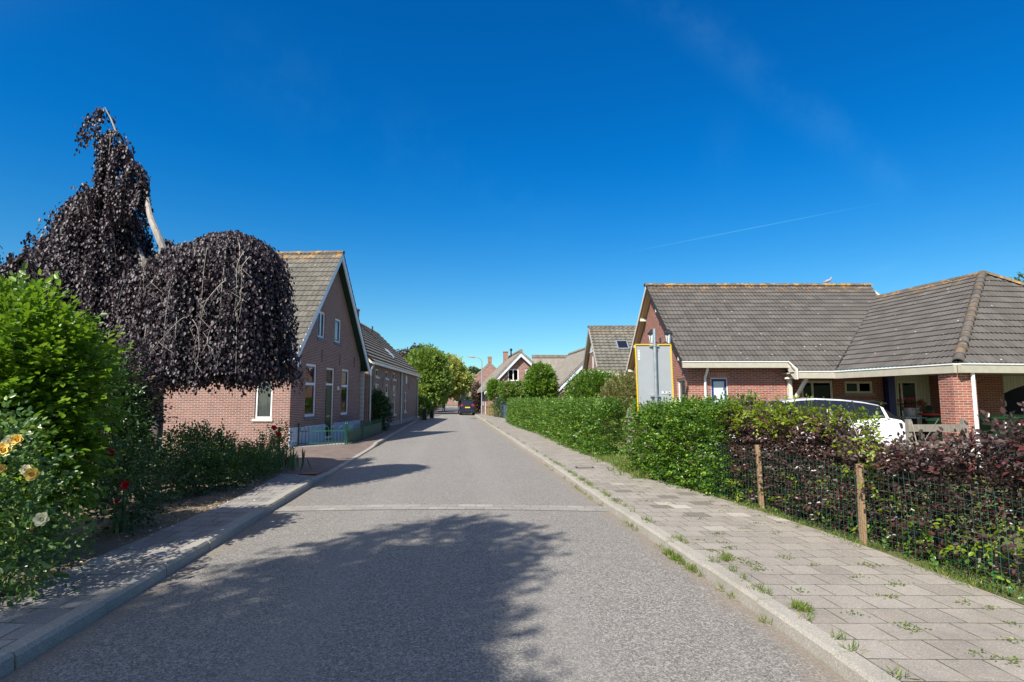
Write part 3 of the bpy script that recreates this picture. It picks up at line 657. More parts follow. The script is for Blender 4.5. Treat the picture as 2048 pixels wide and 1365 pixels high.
def shrub(name, label, cat, x, y, z, blobs, mat, n, size, group=None, tw=7, tl=0.26, flat=0.6, up=0.35, stems=5, stemmat=None, rough=0.14, simple=False, shell=0.5, cutz=None, foliage='foliage', ns=1.6, stemh=None):
    root = thing(name, label, cat, (x, y, z), 0, group)
    P, D = blob_pts(blobs, n, shell, rough, ns)
    if cutz is not None: k = P[:, 2] > cutz; P, D = P[k], D[k]
    D = D + np.array([0, 0, up]) + rng.normal(size=D.shape) * .35
    a = twigs(P, D, tw, tl, size, flat)
    leafmesh(foliage, *a, mat, root, simple=simple)
    zt = max(b[2] for b in blobs)
    mb = MB()
    for i in range(stems):
        an = R.uniform(0, 6.28); rr = min(b[3] for b in blobs) * .35; bb = R.choice(blobs)
        mb.tube([(math.cos(an) * .06, math.sin(an) * .06, -.02), (math.cos(an) * rr * .5, math.sin(an) * rr * .5, zt * .4), (bb[0] + R.uniform(-.3, .3) * bb[3], bb[1] + R.uniform(-.3, .3) * bb[4], bb[2] + bb[5] * .5)], [0.022, .015, .006], 5)
    if stems: mb.build('stems', stemmat or MT['bark'], root, smooth=True)
    return root
def hedge(name, label, path, w, h, mat, dens, size, z=0.09, z0=0.03, group=None, tl=0.2, tw=7, gaps=None, extra=None, round_=0.35, rough=0.07, stems=True, simple=False, flat=0.65, topn=None, inner=0.45, foliage='foliage', hf=None):
    """clipped hedge along a polyline path (centre line)"""
    pts = [Vector((*p, 0)) for p in path]; seg = [(pts[i + 1] - pts[i]).length for i in range(len(pts) - 1)]; Lg = sum(seg)
    root = thing(name, label, 'hedge', (path[0][0], path[0][1], z), 0, group)
    area = Lg * (2 * h + w); m = int(area * dens / tw)
    s_ = rng.random(m) * Lg; cum = np.concatenate([[0], np.cumsum(seg)])
    px_ = np.interp(s_, cum, [p[0] for p in path]); py_ = np.interp(s_, cum, [p[1] for p in path])
    i = np.clip(np.searchsorted(cum, s_) - 1, 0, len(seg) - 1)
    dx = np.array([(pts[k + 1] - pts[k]).normalized()[0] for k in range(len(seg))])[i]; dy = np.array([(pts[k + 1] - pts[k]).normalized()[1] for k in range(len(seg))])[i]
    side = np.stack([dy, -dx, 0 * dx], 1); along = np.stack([dx, dy, 0 * dx], 1)
    per = 2 * h + w; q = rng.random(m) * per
    o = np.where(q < h, -w / 2, np.where(q < h + w, q - h - w / 2, w / 2)); zz = np.where(q < h, q, np.where(q < h + w, h, per - q))
    out = np.where((q < h)[:, None], -side, np.where((q < h + w)[:, None], np.array([0, 0, 1.0]), side))
    # round the shoulders and ends
    tz = np.clip((zz - (h - round_ * w)) / (round_ * w), 0, 1); o = o * (1 - .35 * tz ** 2)
    endf = np.minimum(s_, Lg - s_); e = np.clip(1 - endf / (w * .5), 0, 1); o = o * np.sqrt(np.clip(1 - e ** 2, 0.02, 1))
    out = nrm(out + along * (np.where(s_ < Lg / 2, -1, 1) * e)[:, None] + np.array([0, 0, .3]))
    depth = rng.random(m) ** 1.3 * inner * w
    P = np.stack([px_, py_, 0 * px_], 1) + side * o[:, None]; P[:, 2] = zz
    P += out * (wob(np.stack([px_, py_, zz], 1), 2.2, len(label)) * rough - depth - tl * .55)[:, None]
    P[:, 2] = np.clip(P[:, 2], z0, None)
    if topn: P[:, 2] *= 1 + topn * wob(np.stack([px_, py_, 0 * px_], 1), 1.5, 3.0)
    if hf: P[:, 2] *= hf(P[:, 1])
    if gaps is not None: k = gaps(s_ / Lg, zz, rng.random(m)); P, out = P[k], out[k]
    a = twigs(P - np.array([path[0][0], path[0][1], 0]), out + rng.normal(size=out.shape) * .35, tw, tl, size, flat)
    leafmesh(foliage, *a, mat, root, simple=simple)
    if stems:
        mb = MB()
        for k in range(int(Lg / 0.3)):
            s1 = (k + R.random()) * 0.3; x = np.interp(s1, cum, [p[0] for p in path]) - path[0][0]; y = np.interp(s1, cum, [p[1] for p in path]) - path[0][1]
            top = h * R.uniform(.7, .92); j = lambda a_: R.uniform(-a_, a_)
            p0 = (x + j(.04), y + j(.04), -.02); p1 = (x + j(.08), y + j(.08), top * .5); p2 = (x + j(.18), y + j(.18), top)
            mb.tube([p0, p1, p2], [.014, .011, .004], 4)
            for b in range(4):
                t = R.uniform(.25, .9); bx, by, bz = x + j(.08), y + j(.08), top * t
                mb.tube([(bx, by, bz), (bx + j(.25), by + j(.25), bz + R.uniform(.05, .25))], [.006, .003], 3, False)
        mb.build('stems', MT['twig'], root)
    return root

# ------------------------------------------------------------------ road, kerbs, pavements, ground
LK = [(-2.2, -14), (-2.55, -8), (-2.95, 0), (-3.28, 3.84), (-3.45, 5.5), (-3.90, 10.1), (-4.22, 13.3), (-4.93, 20.2), (-5.22, 23.2), (-6.05, 32), (-7.43, 45.2), (-8.64, 57.7), (-12.4, 94), (-15.5, 130), (-18, 160)]
RK = [(3.3, -14), (2.95, -8), (2.45, 0), (2.17, 3.85), (2.07, 4.73), (1.97, 5.76), (1.85, 6.86), (1.47, 10.1), (1.05, 14.45), (-0.55, 28.9), (-1.67, 39.2), (-3.2, 53.2), (-3.99, 61), (-7.8, 94), (-10.8, 130), (-13, 160)]
def sm(K):
    ys = np.arange(-14, 160.01, 0.25); xs = np.interp(ys, [k[1] for k in K], [k[0] for k in K])
    ker = np.ones(17) / 17; xp = np.pad(xs, 8, mode='edge'); xs2 = np.convolve(xp, ker, 'valid')
    return lambda y: float(np.interp(y, ys, xs2))
lk, rk = sm(LK), sm(RK)
MB().add([(-700, -200, -0.06), (700, -200, -0.06), (700, 1500, -0.06), (-700, 1500, -0.06)], [(0, 1, 2, 3)]).build('ground', MT['ground'], kind='structure')
ys = [-12 + 0.5 * i for i in range(300)]
mb = MB()
for a, b in zip(ys[:-1], ys[1:]):
    la, ra, lb, rb = lk(a), rk(a), lk(b), rk(b); n = 6
    for i in range(n):
        t0, t1 = i / n, (i + 1) / n
        cr = lambda t: 0.035 * (1 - (2 * t - 1) ** 2)
        P = [(la + (ra - la) * t0, a, cr(t0)), (la + (ra - la) * t1, a, cr(t1)), (lb + (rb - lb) * t1, b, cr(t1)), (lb + (rb - lb) * t0, b, cr(t0))]
        mb.add(P, [(0, 1, 2, 3)], [[(5.45 * t0, a), (5.45 * t1, a), (5.45 * t1, b), (5.45 * t0, b)]])
mb.build('road', MT['asphalt'], kind='structure', smooth=True)
# band of setts across the road
mb = MB()
def bandY(x, t): return 9.30 + t * 0.52 + 0.02 * x
n = 24; xa, xb = lk(9.4) + 0.02, rk(9.4) - 0.02
for i in range(n):
    t0, t1 = i / n, (i + 1) / n; x0, x1 = xa + (xb - xa) * t0, xa + (xb - xa) * t1
    z0, z1 = 0.035 * (1 - (2 * t0 - 1) ** 2) + .006, 0.035 * (1 - (2 * t1 - 1) ** 2) + .006
    mb.add([(x0, 9.28, z0), (x1, 9.28, z1), (x1, 9.72, z1), (x0, 9.72, z0)], [(0, 1, 2, 3)], [[(x0, 0), (x1, 0), (x1, .4), (x0, .4)]])
mb.build('road_band', MT['band'], kind='structure')

def kerb(name, fx, side, drop):
    """side -1: pavement lies towards -x"""
    mb = MB(); y = -11.0; r_ = random.Random(9 if side < 0 else 11)
    while y < 150:
        Ls = 0.984; a, b = y, y + Ls; z = 0.115 + r_.uniform(-.008, .008); ja = r_.uniform(-.006, .006)
        def ht(yy): return z * (1 - drop(yy)) + 0.035 * drop(yy)
        v = []
        for yy in (a, b):
            x = fx(yy) + ja; h = ht(yy); s = side
            v += [(x, yy, -.05), (x + s * .012, yy, h - .028), (x + s * .035, yy, h), (x + s * .16, yy, h + .001), (x + s * .16, yy, -.05)]
        f = [(0, 1, 6, 5), (1, 2, 7, 6), (2, 3, 8, 7), (3, 4, 9, 8), (0, 4, 3, 2, 1), (5, 6, 7, 8, 9)]
        if side > 0: f = [t[::-1] for t in f]
        cc = r_.uniform(0, 40)
        uvs = [[(cc + v[i][0] * 0 + .3 * k, v[i][1] * 0 + cc) for k, i in enumerate(t)] for t in f]
        mb.add(v, f, [[(cc, cc)] * len(t) for t in f]); y += 1.0
    return mb.build(name, MT['kerb'], kind='structure')
def sstep(x): x = max(0, min(1, x)); return x * x * (3 - 2 * x)
dropL = lambda y: sstep((y - 12.6) / 1.0) * (1 - sstep((y - 20.6) / 1.5))
dropR = lambda y: 0.0
kerb('kerb_left', lk, -1, dropL); kerb('kerb_right', rk, 1, dropR)
LP = [(-12, -3.9), (0, -4.0), (5.04, -4.36), (7.75, -4.55), (9.8, -4.68), (12.94, -5.2), (15.4, -6.2), (20, -7.7), (21.4, -6.15), (28.5, -6.5), (29, -7.15), (46, -7.72), (50, -9.2), (60, -10.3), (94, -14), (150, -19)]
RP = [(-12, 5.0), (0, 4.55), (4.74, 4.22), (6.96, 4.06), (8.93, 3.74), (10.57, 3.38), (12.2, 3.15), (17.2, 3.0), (18.9, 2.2), (24, 1.75), (27.2, 1.5), (36.7, .2), (46, -.3), (52, -.9), (61, -2.3), (70, -3.2), (94, -5.5), (150, -10)]
def pav(name, fx, inner, side, drop, mat, ya=-12, yb=149, step=0.5, w=None):
    mb = MB(); n = 5; y = ya; iy = [p[0] for p in inner]; ix = [p[1] for p in inner]
    rr = random.Random(4); lv = {}
    while y < yb - 1e-6:
        yn = y + step; rows = []
        for yy in (y, yn):
            x0 = fx(yy) + side * .163; x1 = float(np.interp(yy, iy, ix)) if w is None else x0 + side * w; row = []
            for k in range(n + 1):
                t = k / n; x = x0 + (x1 - x0) * t; zk = (0.108 * (1 - drop(yy)) + .03 * drop(yy)); z = zk + (0.105 - zk) * min(1, t * 2.0)
                key = (round(yy, 3), k); lv.setdefault(key, rr.uniform(-.004, .004)); row.append(((x, yy, z + lv[key]), (abs(x - x0), yy)))
            rows.append(row)
        for k in range(n):
            q = [rows[0][k], rows[0][k + 1], rows[1][k + 1], rows[1][k]]
            if side < 0: q = q[::-1]
            mb.add([a[0] for a in q], [(0, 1, 2, 3)], [[a[1] for a in q]])
        y = yn
    return mb.build(name, mat, kind='structure', smooth=True)
pav('pavement_left', lk, LP, -1, dropL, MT['slab_l'], -12, 13.0)
pav('driveway', lk, LP, -1, dropL, MT['klink'], 13.0, 21.0)
pav('pavement_left_far', lk, LP, -1, dropL, MT['klink'], 21.0, 149)
pav('pavement_right', rk, RP, 1, dropR, MT['slab_r'])
# garden soil, lawn
def sheet(name, pts, z, mat, res=1.0, bumpy=0.0):
    bm = bmesh.new(); x0, x1 = min(p[0] for p in pts), max(p[0] for p in pts); y0, y1 = min(p[1] for p in pts), max(p[1] for p in pts)
    vs_ = [(p[0], p[1], z) for p in pts]
    f = bm.faces.new([bm.verts.new(v) for v in vs_])
    if f.normal.z < 0: f.normal_flip()
    x = x0 + res
    while x < x1: bmesh.ops.bisect_plane(bm, geom=bm.verts[:] + bm.edges[:] + bm.faces[:], plane_co=(x, 0, 0), plane_no=(1, 0, 0)); x += res
    y = y0 + res
    while y < y1: bmesh.ops.bisect_plane(bm, geom=bm.verts[:] + bm.edges[:] + bm.faces[:], plane_co=(0, y, 0), plane_no=(0, 1, 0)); y += res
    bm.normal_update()
    for v in bm.verts: v.co.z += R.uniform(-1, 1) * bumpy
    for f in bm.faces:
        if f.normal.z < 0: f.normal_flip()
    me = bpy.data.meshes.new(name); bm.to_mesh(me); bm.free(); me.materials.append(mat)
    me.polygons.foreach_set('use_smooth', [True] * len(me.polygons))
    o = bpy.data.objects.new(name, me); C.objects.link(o); o['kind'] = 'structure'; return o
sheet('garden_soil', [(-3.7, -12), (-3.8, 0), (-4.25, 5), (-4.45, 7.75), (-4.6, 9.8), (-5.1, 13), (-6.1, 15.4), (-7.5, 19.6), (-30, 19.6), (-30, -12)], 0.082, MT['soil'], 0.4, 0.018)
sheet('front_yard', [(-8.2, 20), (-6.1, 21.0), (-6.0, 23), (-6.4, 29), (-9, 29)], 0.085, MT['cement'], 1.0, 0)
sheet('lawn', [(5.1, -12), (4.65, 0), (4.3, 4.7), (4.1, 7), (3.8, 8.9), (3.4, 10.6), (3.1, 12), (3.0, 14.9), (3.2, 17), (2.0, 19), (1.2, 27), (0.0, 37), (40, 37), (40, -12)], 0.078, MT['lawn'], 1.0, 0.012)
sheet('yard', [(5.6, 13.6), (30, 13.6), (30, 22), (5.6, 22)], 0.10, MT['klink'], 2.0, 0)
# ------------------------------------------------------------------ house 1: pink brick cottage with a steep gable
X3, Y3, Z3 = Vector((1, 0, 0)), Vector((0, 1, 0)), Vector((0, 0, 1))
h1 = thing('brick_house', 'pink brick house with steep grey tiled gable roof and tall white windows', 'house', (-7.86, 20.15, 0), -3.8)
W1 = [(1.24, 1.10, 2.25, 3.12), (4.95, 1.07, 5.90, 3.10)]; D1 = (3.19, 0.15, 4.12, 3.07); U1 = [(2.18, 4.22, 2.93, 5.30), (3.98, 4.20, 4.72, 5.24)]
wall('facade_wall', MT['brick1'], h1, (0, .1, 0), Y3, X3, [(0, 0), (7.4, 0), (7.4, 3.55), (3.7, 7.88), (0, 3.55)], W1 + [D1] + U1)
WS = [(0.66, 1.08, 1.29, 2.42), (5.7, 1.0, 7.1, 2.45), (9.6, 1.0, 11.0, 2.45)]
wall('side_wall', MT['brick1'], h1, (0, .1, 0), -X3, -Y3, [(0, 0), (14, 0), (14, 3.6), (0, 3.6)], WS)
MB().box(-14, 7.46, 0, 0, 7.5, 3.6).build('rear_wall', MT['brick1'], h1)
wall('end_wall', MT['brick1'], h1, (-14, .1, 0), Y3, -X3, [(0, 0), (7.4, 0), (7.4, 3.55), (3.7, 7.88), (0, 3.55)])
mb = MB().box(-13.9, .3, 0.1, -.3, 7.3, .15); mb.box(-13.9, .3, 3.3, -.3, 7.3, 3.34); mb.box(-4.5, .3, .2, -4.4, 7.3, 3.3); mb.build('floor', MT['dark'], h1)
mb = MB().box(0, .1, 0, .03, D1[0] + .1, .76); mb.box(0, D1[2] + .1, 0, .03, 7.5, .76); mb.build('plinth', MT['plinth'], h1)
for w in W1: window(h1, (0, .1, 0), Y3, X3, w[0], w[1], w[2], w[3], MT['white'], MT['glass'], fw=.09, trans=(2.35,), sill=MT['stone'], sash=MT['gblue'], inset=.05)
for w, m in zip(U1, (2.555, None)): window(h1, (0, .1, 0), Y3, X3, w[0], w[1], w[2], w[3], MT['white'], MT['glass'], fw=.08, mull=(m,) if m else (), sill=MT['stone'], inset=.05, curtain=MT['curtain'], sash=MT['gblue'])
window(h1, (0, .1, 0), -X3, -Y3, *WS[0], MT['white'], MT['glass'], fw=.07, sill=MT['cream'], inset=.05, curtain=MT['curtain'])
for w in WS[1:]: window(h1, (0, .1, 0), -X3, -Y3, *w, MT['white'], MT['glass'], fw=.08, mull=((w[0] + w[2]) / 2,), trans=(2.0,), sill=MT['cream'], inset=.05, sash=MT['dgreen'], curtain=MT['curtain'])
# door with transom light
fr = window(h1, (0, .1, 0), Y3, X3, *D1, MT['white'], MT['glassd'], fw=.08, trans=(2.38,), inset=.05, name='door_frame')
dl = MB().box(-.12, D1[0] + .19, .17, -.07, D1[2] + .01, 2.34); dl.box(-.07, D1[0] + .30, .35, -.055, D1[2] - .1, .95); dl.box(-.07, D1[0] + .30, 1.15, -.055, D1[2] - .1, 2.2)
door = dl.build('door', MT['dgreen'], h1); MB().box(-.05, D1[0] + .36, 1.03, -.03, D1[0] + .66, 1.09).build('letter_slot', MT['chrome'], door)
for yy in (2.75, 4.72, 6.55): MB().box(0, yy, 3.25, .02, yy + .03, 3.75).build('wall_anchor', MT['iron'], h1)
MB().box(0, 4.55, 2.15, .05, 4.65, 2.3).build('house_number', MT['white'], h1)
sl_ = (4.15, 4.85); Ls = math.hypot(*sl_); ca, sa = sl_[0] / Ls, sl_[1] / Ls
for nm, O, U, V in (('roof', (-14, -.35, 3.2), X3, (0, ca, sa)), ('roof', (.37, 7.95, 3.2), -X3, (0, -ca, sa))):
    tiles(nm, MT['tile1'], h1, O, U, V, [(0, 0), (14.37, 0), (14.37, Ls), (0, Ls)], tw=.20, th=.31, waves=1, amp=.03, step=.03, res=8)
mb = MB(); nn = .09
mb.prism([(-13.9, -.33, 3.18), (-13.9, 3.8, 8.0), (-13.9, 3.8, 7.86), (-13.9, -.25, 3.1)], (14.2, 0, 0)); mb.prism([(-13.9, 7.93, 3.18), (-13.9, 3.8, 8.0), (-13.9, 3.8, 7.86), (-13.9, 7.85, 3.1)], (14.2, 0, 0))
mb.build('soffit', MT['dgreen'], h1)
mb = MB()
for s in (-1, 1):
    ye = 3.8 + s * 4.2; yt = 3.8
    mb.prism([(.30, ye, 3.16), (.30, yt, 8.03), (.30, yt, 7.72), (.30, ye - s * .12, 2.98), (.30, ye, 2.94)], (.05, 0, 0))
mb.build('barge_board', MT['barge'], h1)
ridge('ridge_tiles', MT['ridge'], h1, (-14, 3.8, 8.06), (.4, 3.8, 8.06), .11)
mb = MB().box(-14, -.47, 3.02, .30, -.36, 3.17); mb.box(-14, -.36, 2.96, .30, .1, 3.0); mb.box(.22, -.47, 2.9, .34, .08, 3.16); mb.build('gutter', MT['white'], h1)
# grey shed boards between the houses
sh = thing('wooden_shed', 'grey weathered board lean-to between the two old brick houses', 'shed', (-7.28, 28.0, 0), 0)
MB().box(-4, 0, 0, 0, .12, 3.05).build('wall', MT['shed'], sh); MB().prism([(-4, -.1, 3.05), (.05, -.1, 3.05), (.05, .3, 3.12), (-4, .3, 3.12)], (0, 0, .06)).build('roof', MT['zinc'], sh)

# ------------------------------------------------------------------ house 2: long old brick farm cottage
h2 = thing('farm_cottage', 'long low dark brick cottage with striped tile roof and cream windows', 'house', (-7.3, 32.8, 0), 1.8)
y0 = -4.3; O2 = (0, y0, 0)
def hu(a, b, c, d): return (a - y0, b, c - y0, d)
UW = [hu(-2.7, 2.95, -1.8, 3.36), hu(.1, 2.95, .95, 3.36), hu(2.6, 2.98, 3.5, 3.38)]
LW = [hu(-2.7, .85, -1.6, 2.58), hu(2.7, .80, 3.75, 2.58), hu(7.3, .85, 8.2, 2.25)]; D2 = hu(.2, .12, 1.15, 2.6)
wall('facade_wall', MT['brick2'], h2, O2, Y3, X3, [(0, 0), (18, 0), (18, 3.7), (0, 3.7)], UW + LW + [D2], .12)
for k, (yy, N) in enumerate(((y0, -Y3), (y0 + 18, Y3))):
    wall('gable_wall', MT['brick2'], h2, (0, yy, 0), -X3, N, [(0, 0), (6.6, 0), (6.6, 3.6), (3.3, 6.95), (0, 3.6)])
MB().box(-6.6, y0, 0, -6.56, y0 + 18, 3.6).build('rear_wall', MT['brick2'], h2)
MB().box(-6.5, y0 + .1, .08, -.2, y0 + 17.9, .12).build('floor', MT['dark'], h2)
MB().box(0, y0, 0, .03, 13.65, .38).build('plinth', MT['cement'], h2)
for w in UW: window(h2, O2, Y3, X3, *w, MT['cream'], MT['glassd'], fw=.07, sill=MT['cream'], inset=.04)
window(h2, O2, Y3, X3, *LW[0], MT['cream'], MT['glass'], fw=.09, trans=(2.0,), sill=MT['cream'], inset=.04, curtain=MT['curtain'])
window(h2, O2, Y3, X3, *LW[1], MT['cream'], MT['glass'], fw=.09, trans=(2.0,), sill=MT['cream'], inset=.04, curtain=MT['curtain'])
window(h2, O2, Y3, X3, *LW[2], MT['white'], MT['glass'], fw=.08, trans=(1.6,), sill=MT['cream'], inset=.04)
fr = window(h2, O2, Y3, X3, *D2, MT['cream'], MT['glassd'], fw=.09, trans=(2.1,), inset=.04, name='door_frame')
door = MB().box(-.11, .30, .14, -.06, 1.06, 2.05).build('door', MT['cream'], h2); MB().box(-.06, .36, 1.05, -.01, .42, 1.15).build('door_handle', MT['iron'], door)
MB().tube([(.07, 5.4, 3.6), (.07, 5.4, .1)], .06, 8).build('downpipe', MT['zinc'], h2, smooth=True)
nb = MB(); nb.prism([(0, 7.55, 2.85), (0, 8.15, 2.85), (0, 8.15, 3.3), (0, 7.85, 3.5), (0, 7.55, 3.3)], (.03, 0, 0)); nb.build('niche', MT['cream'], h2, label='small pale arched niche high in the brick wall')
for yy in (-3.4, -.7, 1.9, 4.3, 8.9): MB().box(0, yy, 2.45, .02, yy + .03, 2.95).build('wall_anchor', MT['iron'], h2)
Ls = math.hypot(3.55, 3.5); ca, sa = 3.55 / Ls, 3.5 / Ls
tiles('roof', MT['tile2'], h2, (.22, y0 - .15, 3.62), Y3, (-ca, 0, sa), [(0, 0), (18.25, 0), (18.25, Ls), (0, Ls)], tw=.24, th=.36, waves=1, amp=.02, step=.08, res=4)
tiles('roof', MT['tile2'], h2, (-6.85, y0 + 18.1, 3.62), -Y3, (ca, 0, sa), [(0, 0), (18.25, 0), (18.25, Ls), (0, Ls)], tw=.24, th=.36, waves=1, amp=.02, step=.08, res=4)
mb = MB(); mb.prism([(.2, y0 - .1, 3.58), (-3.32, y0 - .1, 7.04), (-3.32, y0 - .1, 6.94), (.1, y0 - .1, 3.55)], (0, 18.1, 0)); mb.prism([(-6.8, y0 - .1, 3.58), (-3.32, y0 - .1, 7.04), (-3.32, y0 - .1, 6.94), (-6.7, y0 - .1, 3.55)], (0, 18.1, 0)); mb.build('soffit', MT['cream'], h2)
ridge('ridge_tiles', MT['ridge'], h2, (-3.32, y0 - .15, 7.12), (-3.32, y0 + 18.1, 7.12), .11)
mb = MB().box(.16, y0 - .1, 3.5, .30, 13.8, 3.64); mb.build('gutter', MT['zinc'], h2)
MB().tube([(.22, y0 + .12, 3.5), (.07, y0 + .12, 3.2), (.07, y0 + .12, .1)], .05, 8).build('downpipe', MT['zinc'], h2, smooth=True)
MB().tube([(.22, 13.6, 3.5), (.07, 13.6, 3.2), (.07, 13.6, .1)], .05, 8).build('downpipe', MT['zinc'], h2, smooth=True)
mb = MB().box(-3.75, 5.3, 6.6, -3.0, 5.95, 7.75); mb.box(-3.79, 5.26, 7.75, -2.96, 5.99, 7.85); ch = mb.build('chimney', MT['brick2'], h2)
MB().lathe([(.11, 0), (.10, .3), (.12, .32)], (-3.55, 5.62, 7.85), 10).build('chimney_pot', MT['terracotta'], ch, smooth=True)
def on2(y, d): return Vector((.22 - ca * d, y, 3.62 + sa * d))   # point on the street slope
nv = Vector((sa, 0, ca))
mb = MB(); a = on2(6.3, 1.3); mb.prism([a, a + Vector((0, .7, 0)), a + Vector((0, .7, 0)) + Vector((-ca, 0, sa)) * .9, a + Vector((-ca, 0, sa)) * .9], nv * .12); sk = mb.build('skylight', MT['zinc'], h2)
b = a + nv * .125 + Vector((0, .07, 0)) + Vector((-ca, 0, sa)) * .07
MB().prism([b, b + Vector((0, .56, 0)), b + Vector((0, .56, 0)) + Vector((-ca, 0, sa)) * .76, b + Vector((-ca, 0, sa)) * .76], nv * .004).build('pane', MT['frosted'], sk)
MB().tube([on2(9.2, 4.2), on2(9.2, 4.2) + Vector((0, 0, .55))], .05, 8).build('vent_pipe', MT['iron'], h2)

# ------------------------------------------------------------------ house 3: brown-roofed bungalow with a hipped wing
OB = Vector((6.05, 19.6, 0))
h3 = thing('bungalow', 'red brick bungalow with large brown tiled roof, hipped wing and porch', 'house', OB)
def bmb(): return MB(OB)
S = 3.57 / 4.9; Ls = math.hypot(4.9, 3.57); cb, sb_ = 4.9 / Ls, 3.57 / Ls
holeD = (.78, .1, 1.36, 2.50); holeL = ()
wall('front_wall', MT['brick3'], h3, (6.05, 19.6, 0), X3, -Y3, [(0, 0), (3.4, 0), (3.4, 3.1), (0, 3.1)], [holeD], off=OB)
wall('return_wall', MT['brick3'], h3, (9.45, 19.6, 0), Y3, X3, [(0, 0), (1.4, 0), (1.4, 3.1), (0, 3.1)], off=OB)
wall('gable_wall', MT['brick3'], h3, (6.05, 19.6, 0), Y3, -X3, [(0, 0), (8.9, 0), (8.9, 3.05), (4.5, 6.45), (0, 3.2)], [(.35, .9, 1.35, 2.5)], off=OB)
window(h3, (6.05, 19.6, 0), Y3, -X3, .35, .9, 1.35, 2.5, MT['white'], MT['glass'], mull=(), off=OB, curtain=MT['curtain'])
MB(OB).box(6.2, 19.8, .1, 20, 28, .14).build('floor', MT['dark'], h3)
MB(OB).box(6.05, 28.5, 0, 15.3, 28.54, 3.0).build('rear_wall', MT['brick3'], h3)
fr = window(h3, (6.05, 19.6, 0), X3, -Y3, *holeD, MT['white'], MT['frosted'], fw=.03, off=OB, name='side_door_frame', inset=.03)
mb = MB(OB); B0 = (6.05 + .81, 19.66)
mb.box(B0[0], 19.635, .13, B0[0] + .07, 19.66, 2.46); mb.box(B0[0] + .45, 19.635, .13, B0[0] + .515, 19.66, 2.46); mb.box(B0[0] + .07, 19.635, 2.38, B0[0] + .45, 19.66, 2.46); mb.box(B0[0] + .07, 19.635, .13, B0[0] + .45, 19.66, .9)
dr = mb.build('side_door', MT['dblue'], h3); MB(OB).box(B0[0] + .01, 19.62, 1.1, B0[0] + .03, 19.635, 1.25).build('door_handle', MT['chrome'], dr)
MB(OB).box(6.05 + holeD[0] - .05, 19.594, 2.505, 6.05 + holeD[2] + .05, 19.61, 2.69).build('lintel', MT['soldier'], h3)
# recessed porch walls
RY = 21.0
hR = [(1.2, .9, 2.36, 2.44), (2.80, 1.98, 3.83, 2.42)]
wall('porch_wall', MT['brick3'], h3, (9.45, RY, 0), X3, -Y3, [(0, 0), (4.2, 0), (4.2, 2.7), (0, 2.7)], hR, off=OB)
window(h3, (9.45, RY, 0), X3, -Y3, *hR[0], MT['cream'], MT['glassd'], fw=.08, mull=(1.62,), off=OB, inset=.03)
window(h3, (9.45, RY, 0), X3, -Y3, *hR[1], MT['cream'], MT['glassd'], fw=.08, mull=(3.32,), sill=MT['cement'], off=OB, inset=.03)
MB(OB).box(13.66, 20.7, .1, 13.9, 20.95, 2.66).build('porch_post', MT['dblue'], h3)
# cream clad entrance
hE = [(.2, .12, .95, 2.42)]
wall('entrance_wall', MT['clad'], h3, (13.9, 20.9, 0), X3, -Y3, [(0, 0), (1.4, 0), (1.4, 2.7), (0, 2.7)], hE, off=OB)
fr = window(h3, (13.9, 20.9, 0), X3, -Y3, *hE[0], MT['cream'], MT['glassd'], fw=.07, mull=(.38,), off=OB, name='entrance_frame', inset=.02)
wall('porch_side_wall', MT['brick3'], h3, (15.3, 20.2, 0), X3, -Y3, [(0, 0), (2.1, 0), (2.1, 2.7), (0, 2.7)], off=OB)
MB(OB).box(15.3, 20.2, 0, 15.34, 20.9, 2.7).build('porch_side_return', MT['brick3'], h3)
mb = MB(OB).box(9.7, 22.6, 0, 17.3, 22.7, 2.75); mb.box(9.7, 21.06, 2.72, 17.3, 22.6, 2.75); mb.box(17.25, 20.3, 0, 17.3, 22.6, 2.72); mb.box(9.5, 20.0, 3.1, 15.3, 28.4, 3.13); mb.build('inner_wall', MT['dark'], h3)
# carport back wall with arch
ax0, ax1 = 18.2, 23.0; mb = MB(OB); YC = 21.2
mb.box(17.4, YC, 0, ax0, YC + .05, 2.7); seg = 14
for i in range(seg):
    t0, t1 = i / seg, (i + 1) / seg; f_ = lambda t: 1.95 + .55 * math.sin(math.pi * t) ** .8
    xa_, xb_ = ax0 + (ax1 - ax0) * t0, ax0 + (ax1 - ax0) * t1
    mb.prism([(xa_, YC, f_(t0)), (xb_, YC, f_(t1)), (xb_, YC, 2.7), (xa_, YC, 2.7)], (0, .05, 0))
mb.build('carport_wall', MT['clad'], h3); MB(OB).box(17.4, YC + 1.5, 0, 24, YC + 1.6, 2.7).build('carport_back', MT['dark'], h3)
# brick column
mb = MB(OB); mb.box(11.22, 14.5, 0, 11.80, 15.0, 2.47); mb.build('brick_column', MT['brick3'], h3)
mb = MB(OB); mb.box(15.5, 16.6, 0, 15.9, 17.0, 2.47); mb.build('brick_column', MT['brick3'], h3)
MB(OB).tube([(11.68, 14.44, 2.5), (11.68, 14.44, .1)], .045, 10).build('downpipe', MT['white'], h3, smooth=True)
MB(OB).tube([(6.62, 19.22, 2.86), (6.62, 19.3, 2.72), (6.62, 19.54, 2.5), (6.62, 19.54, .1)], .045, 10).build('downpipe', MT['white'], h3, smooth=True)
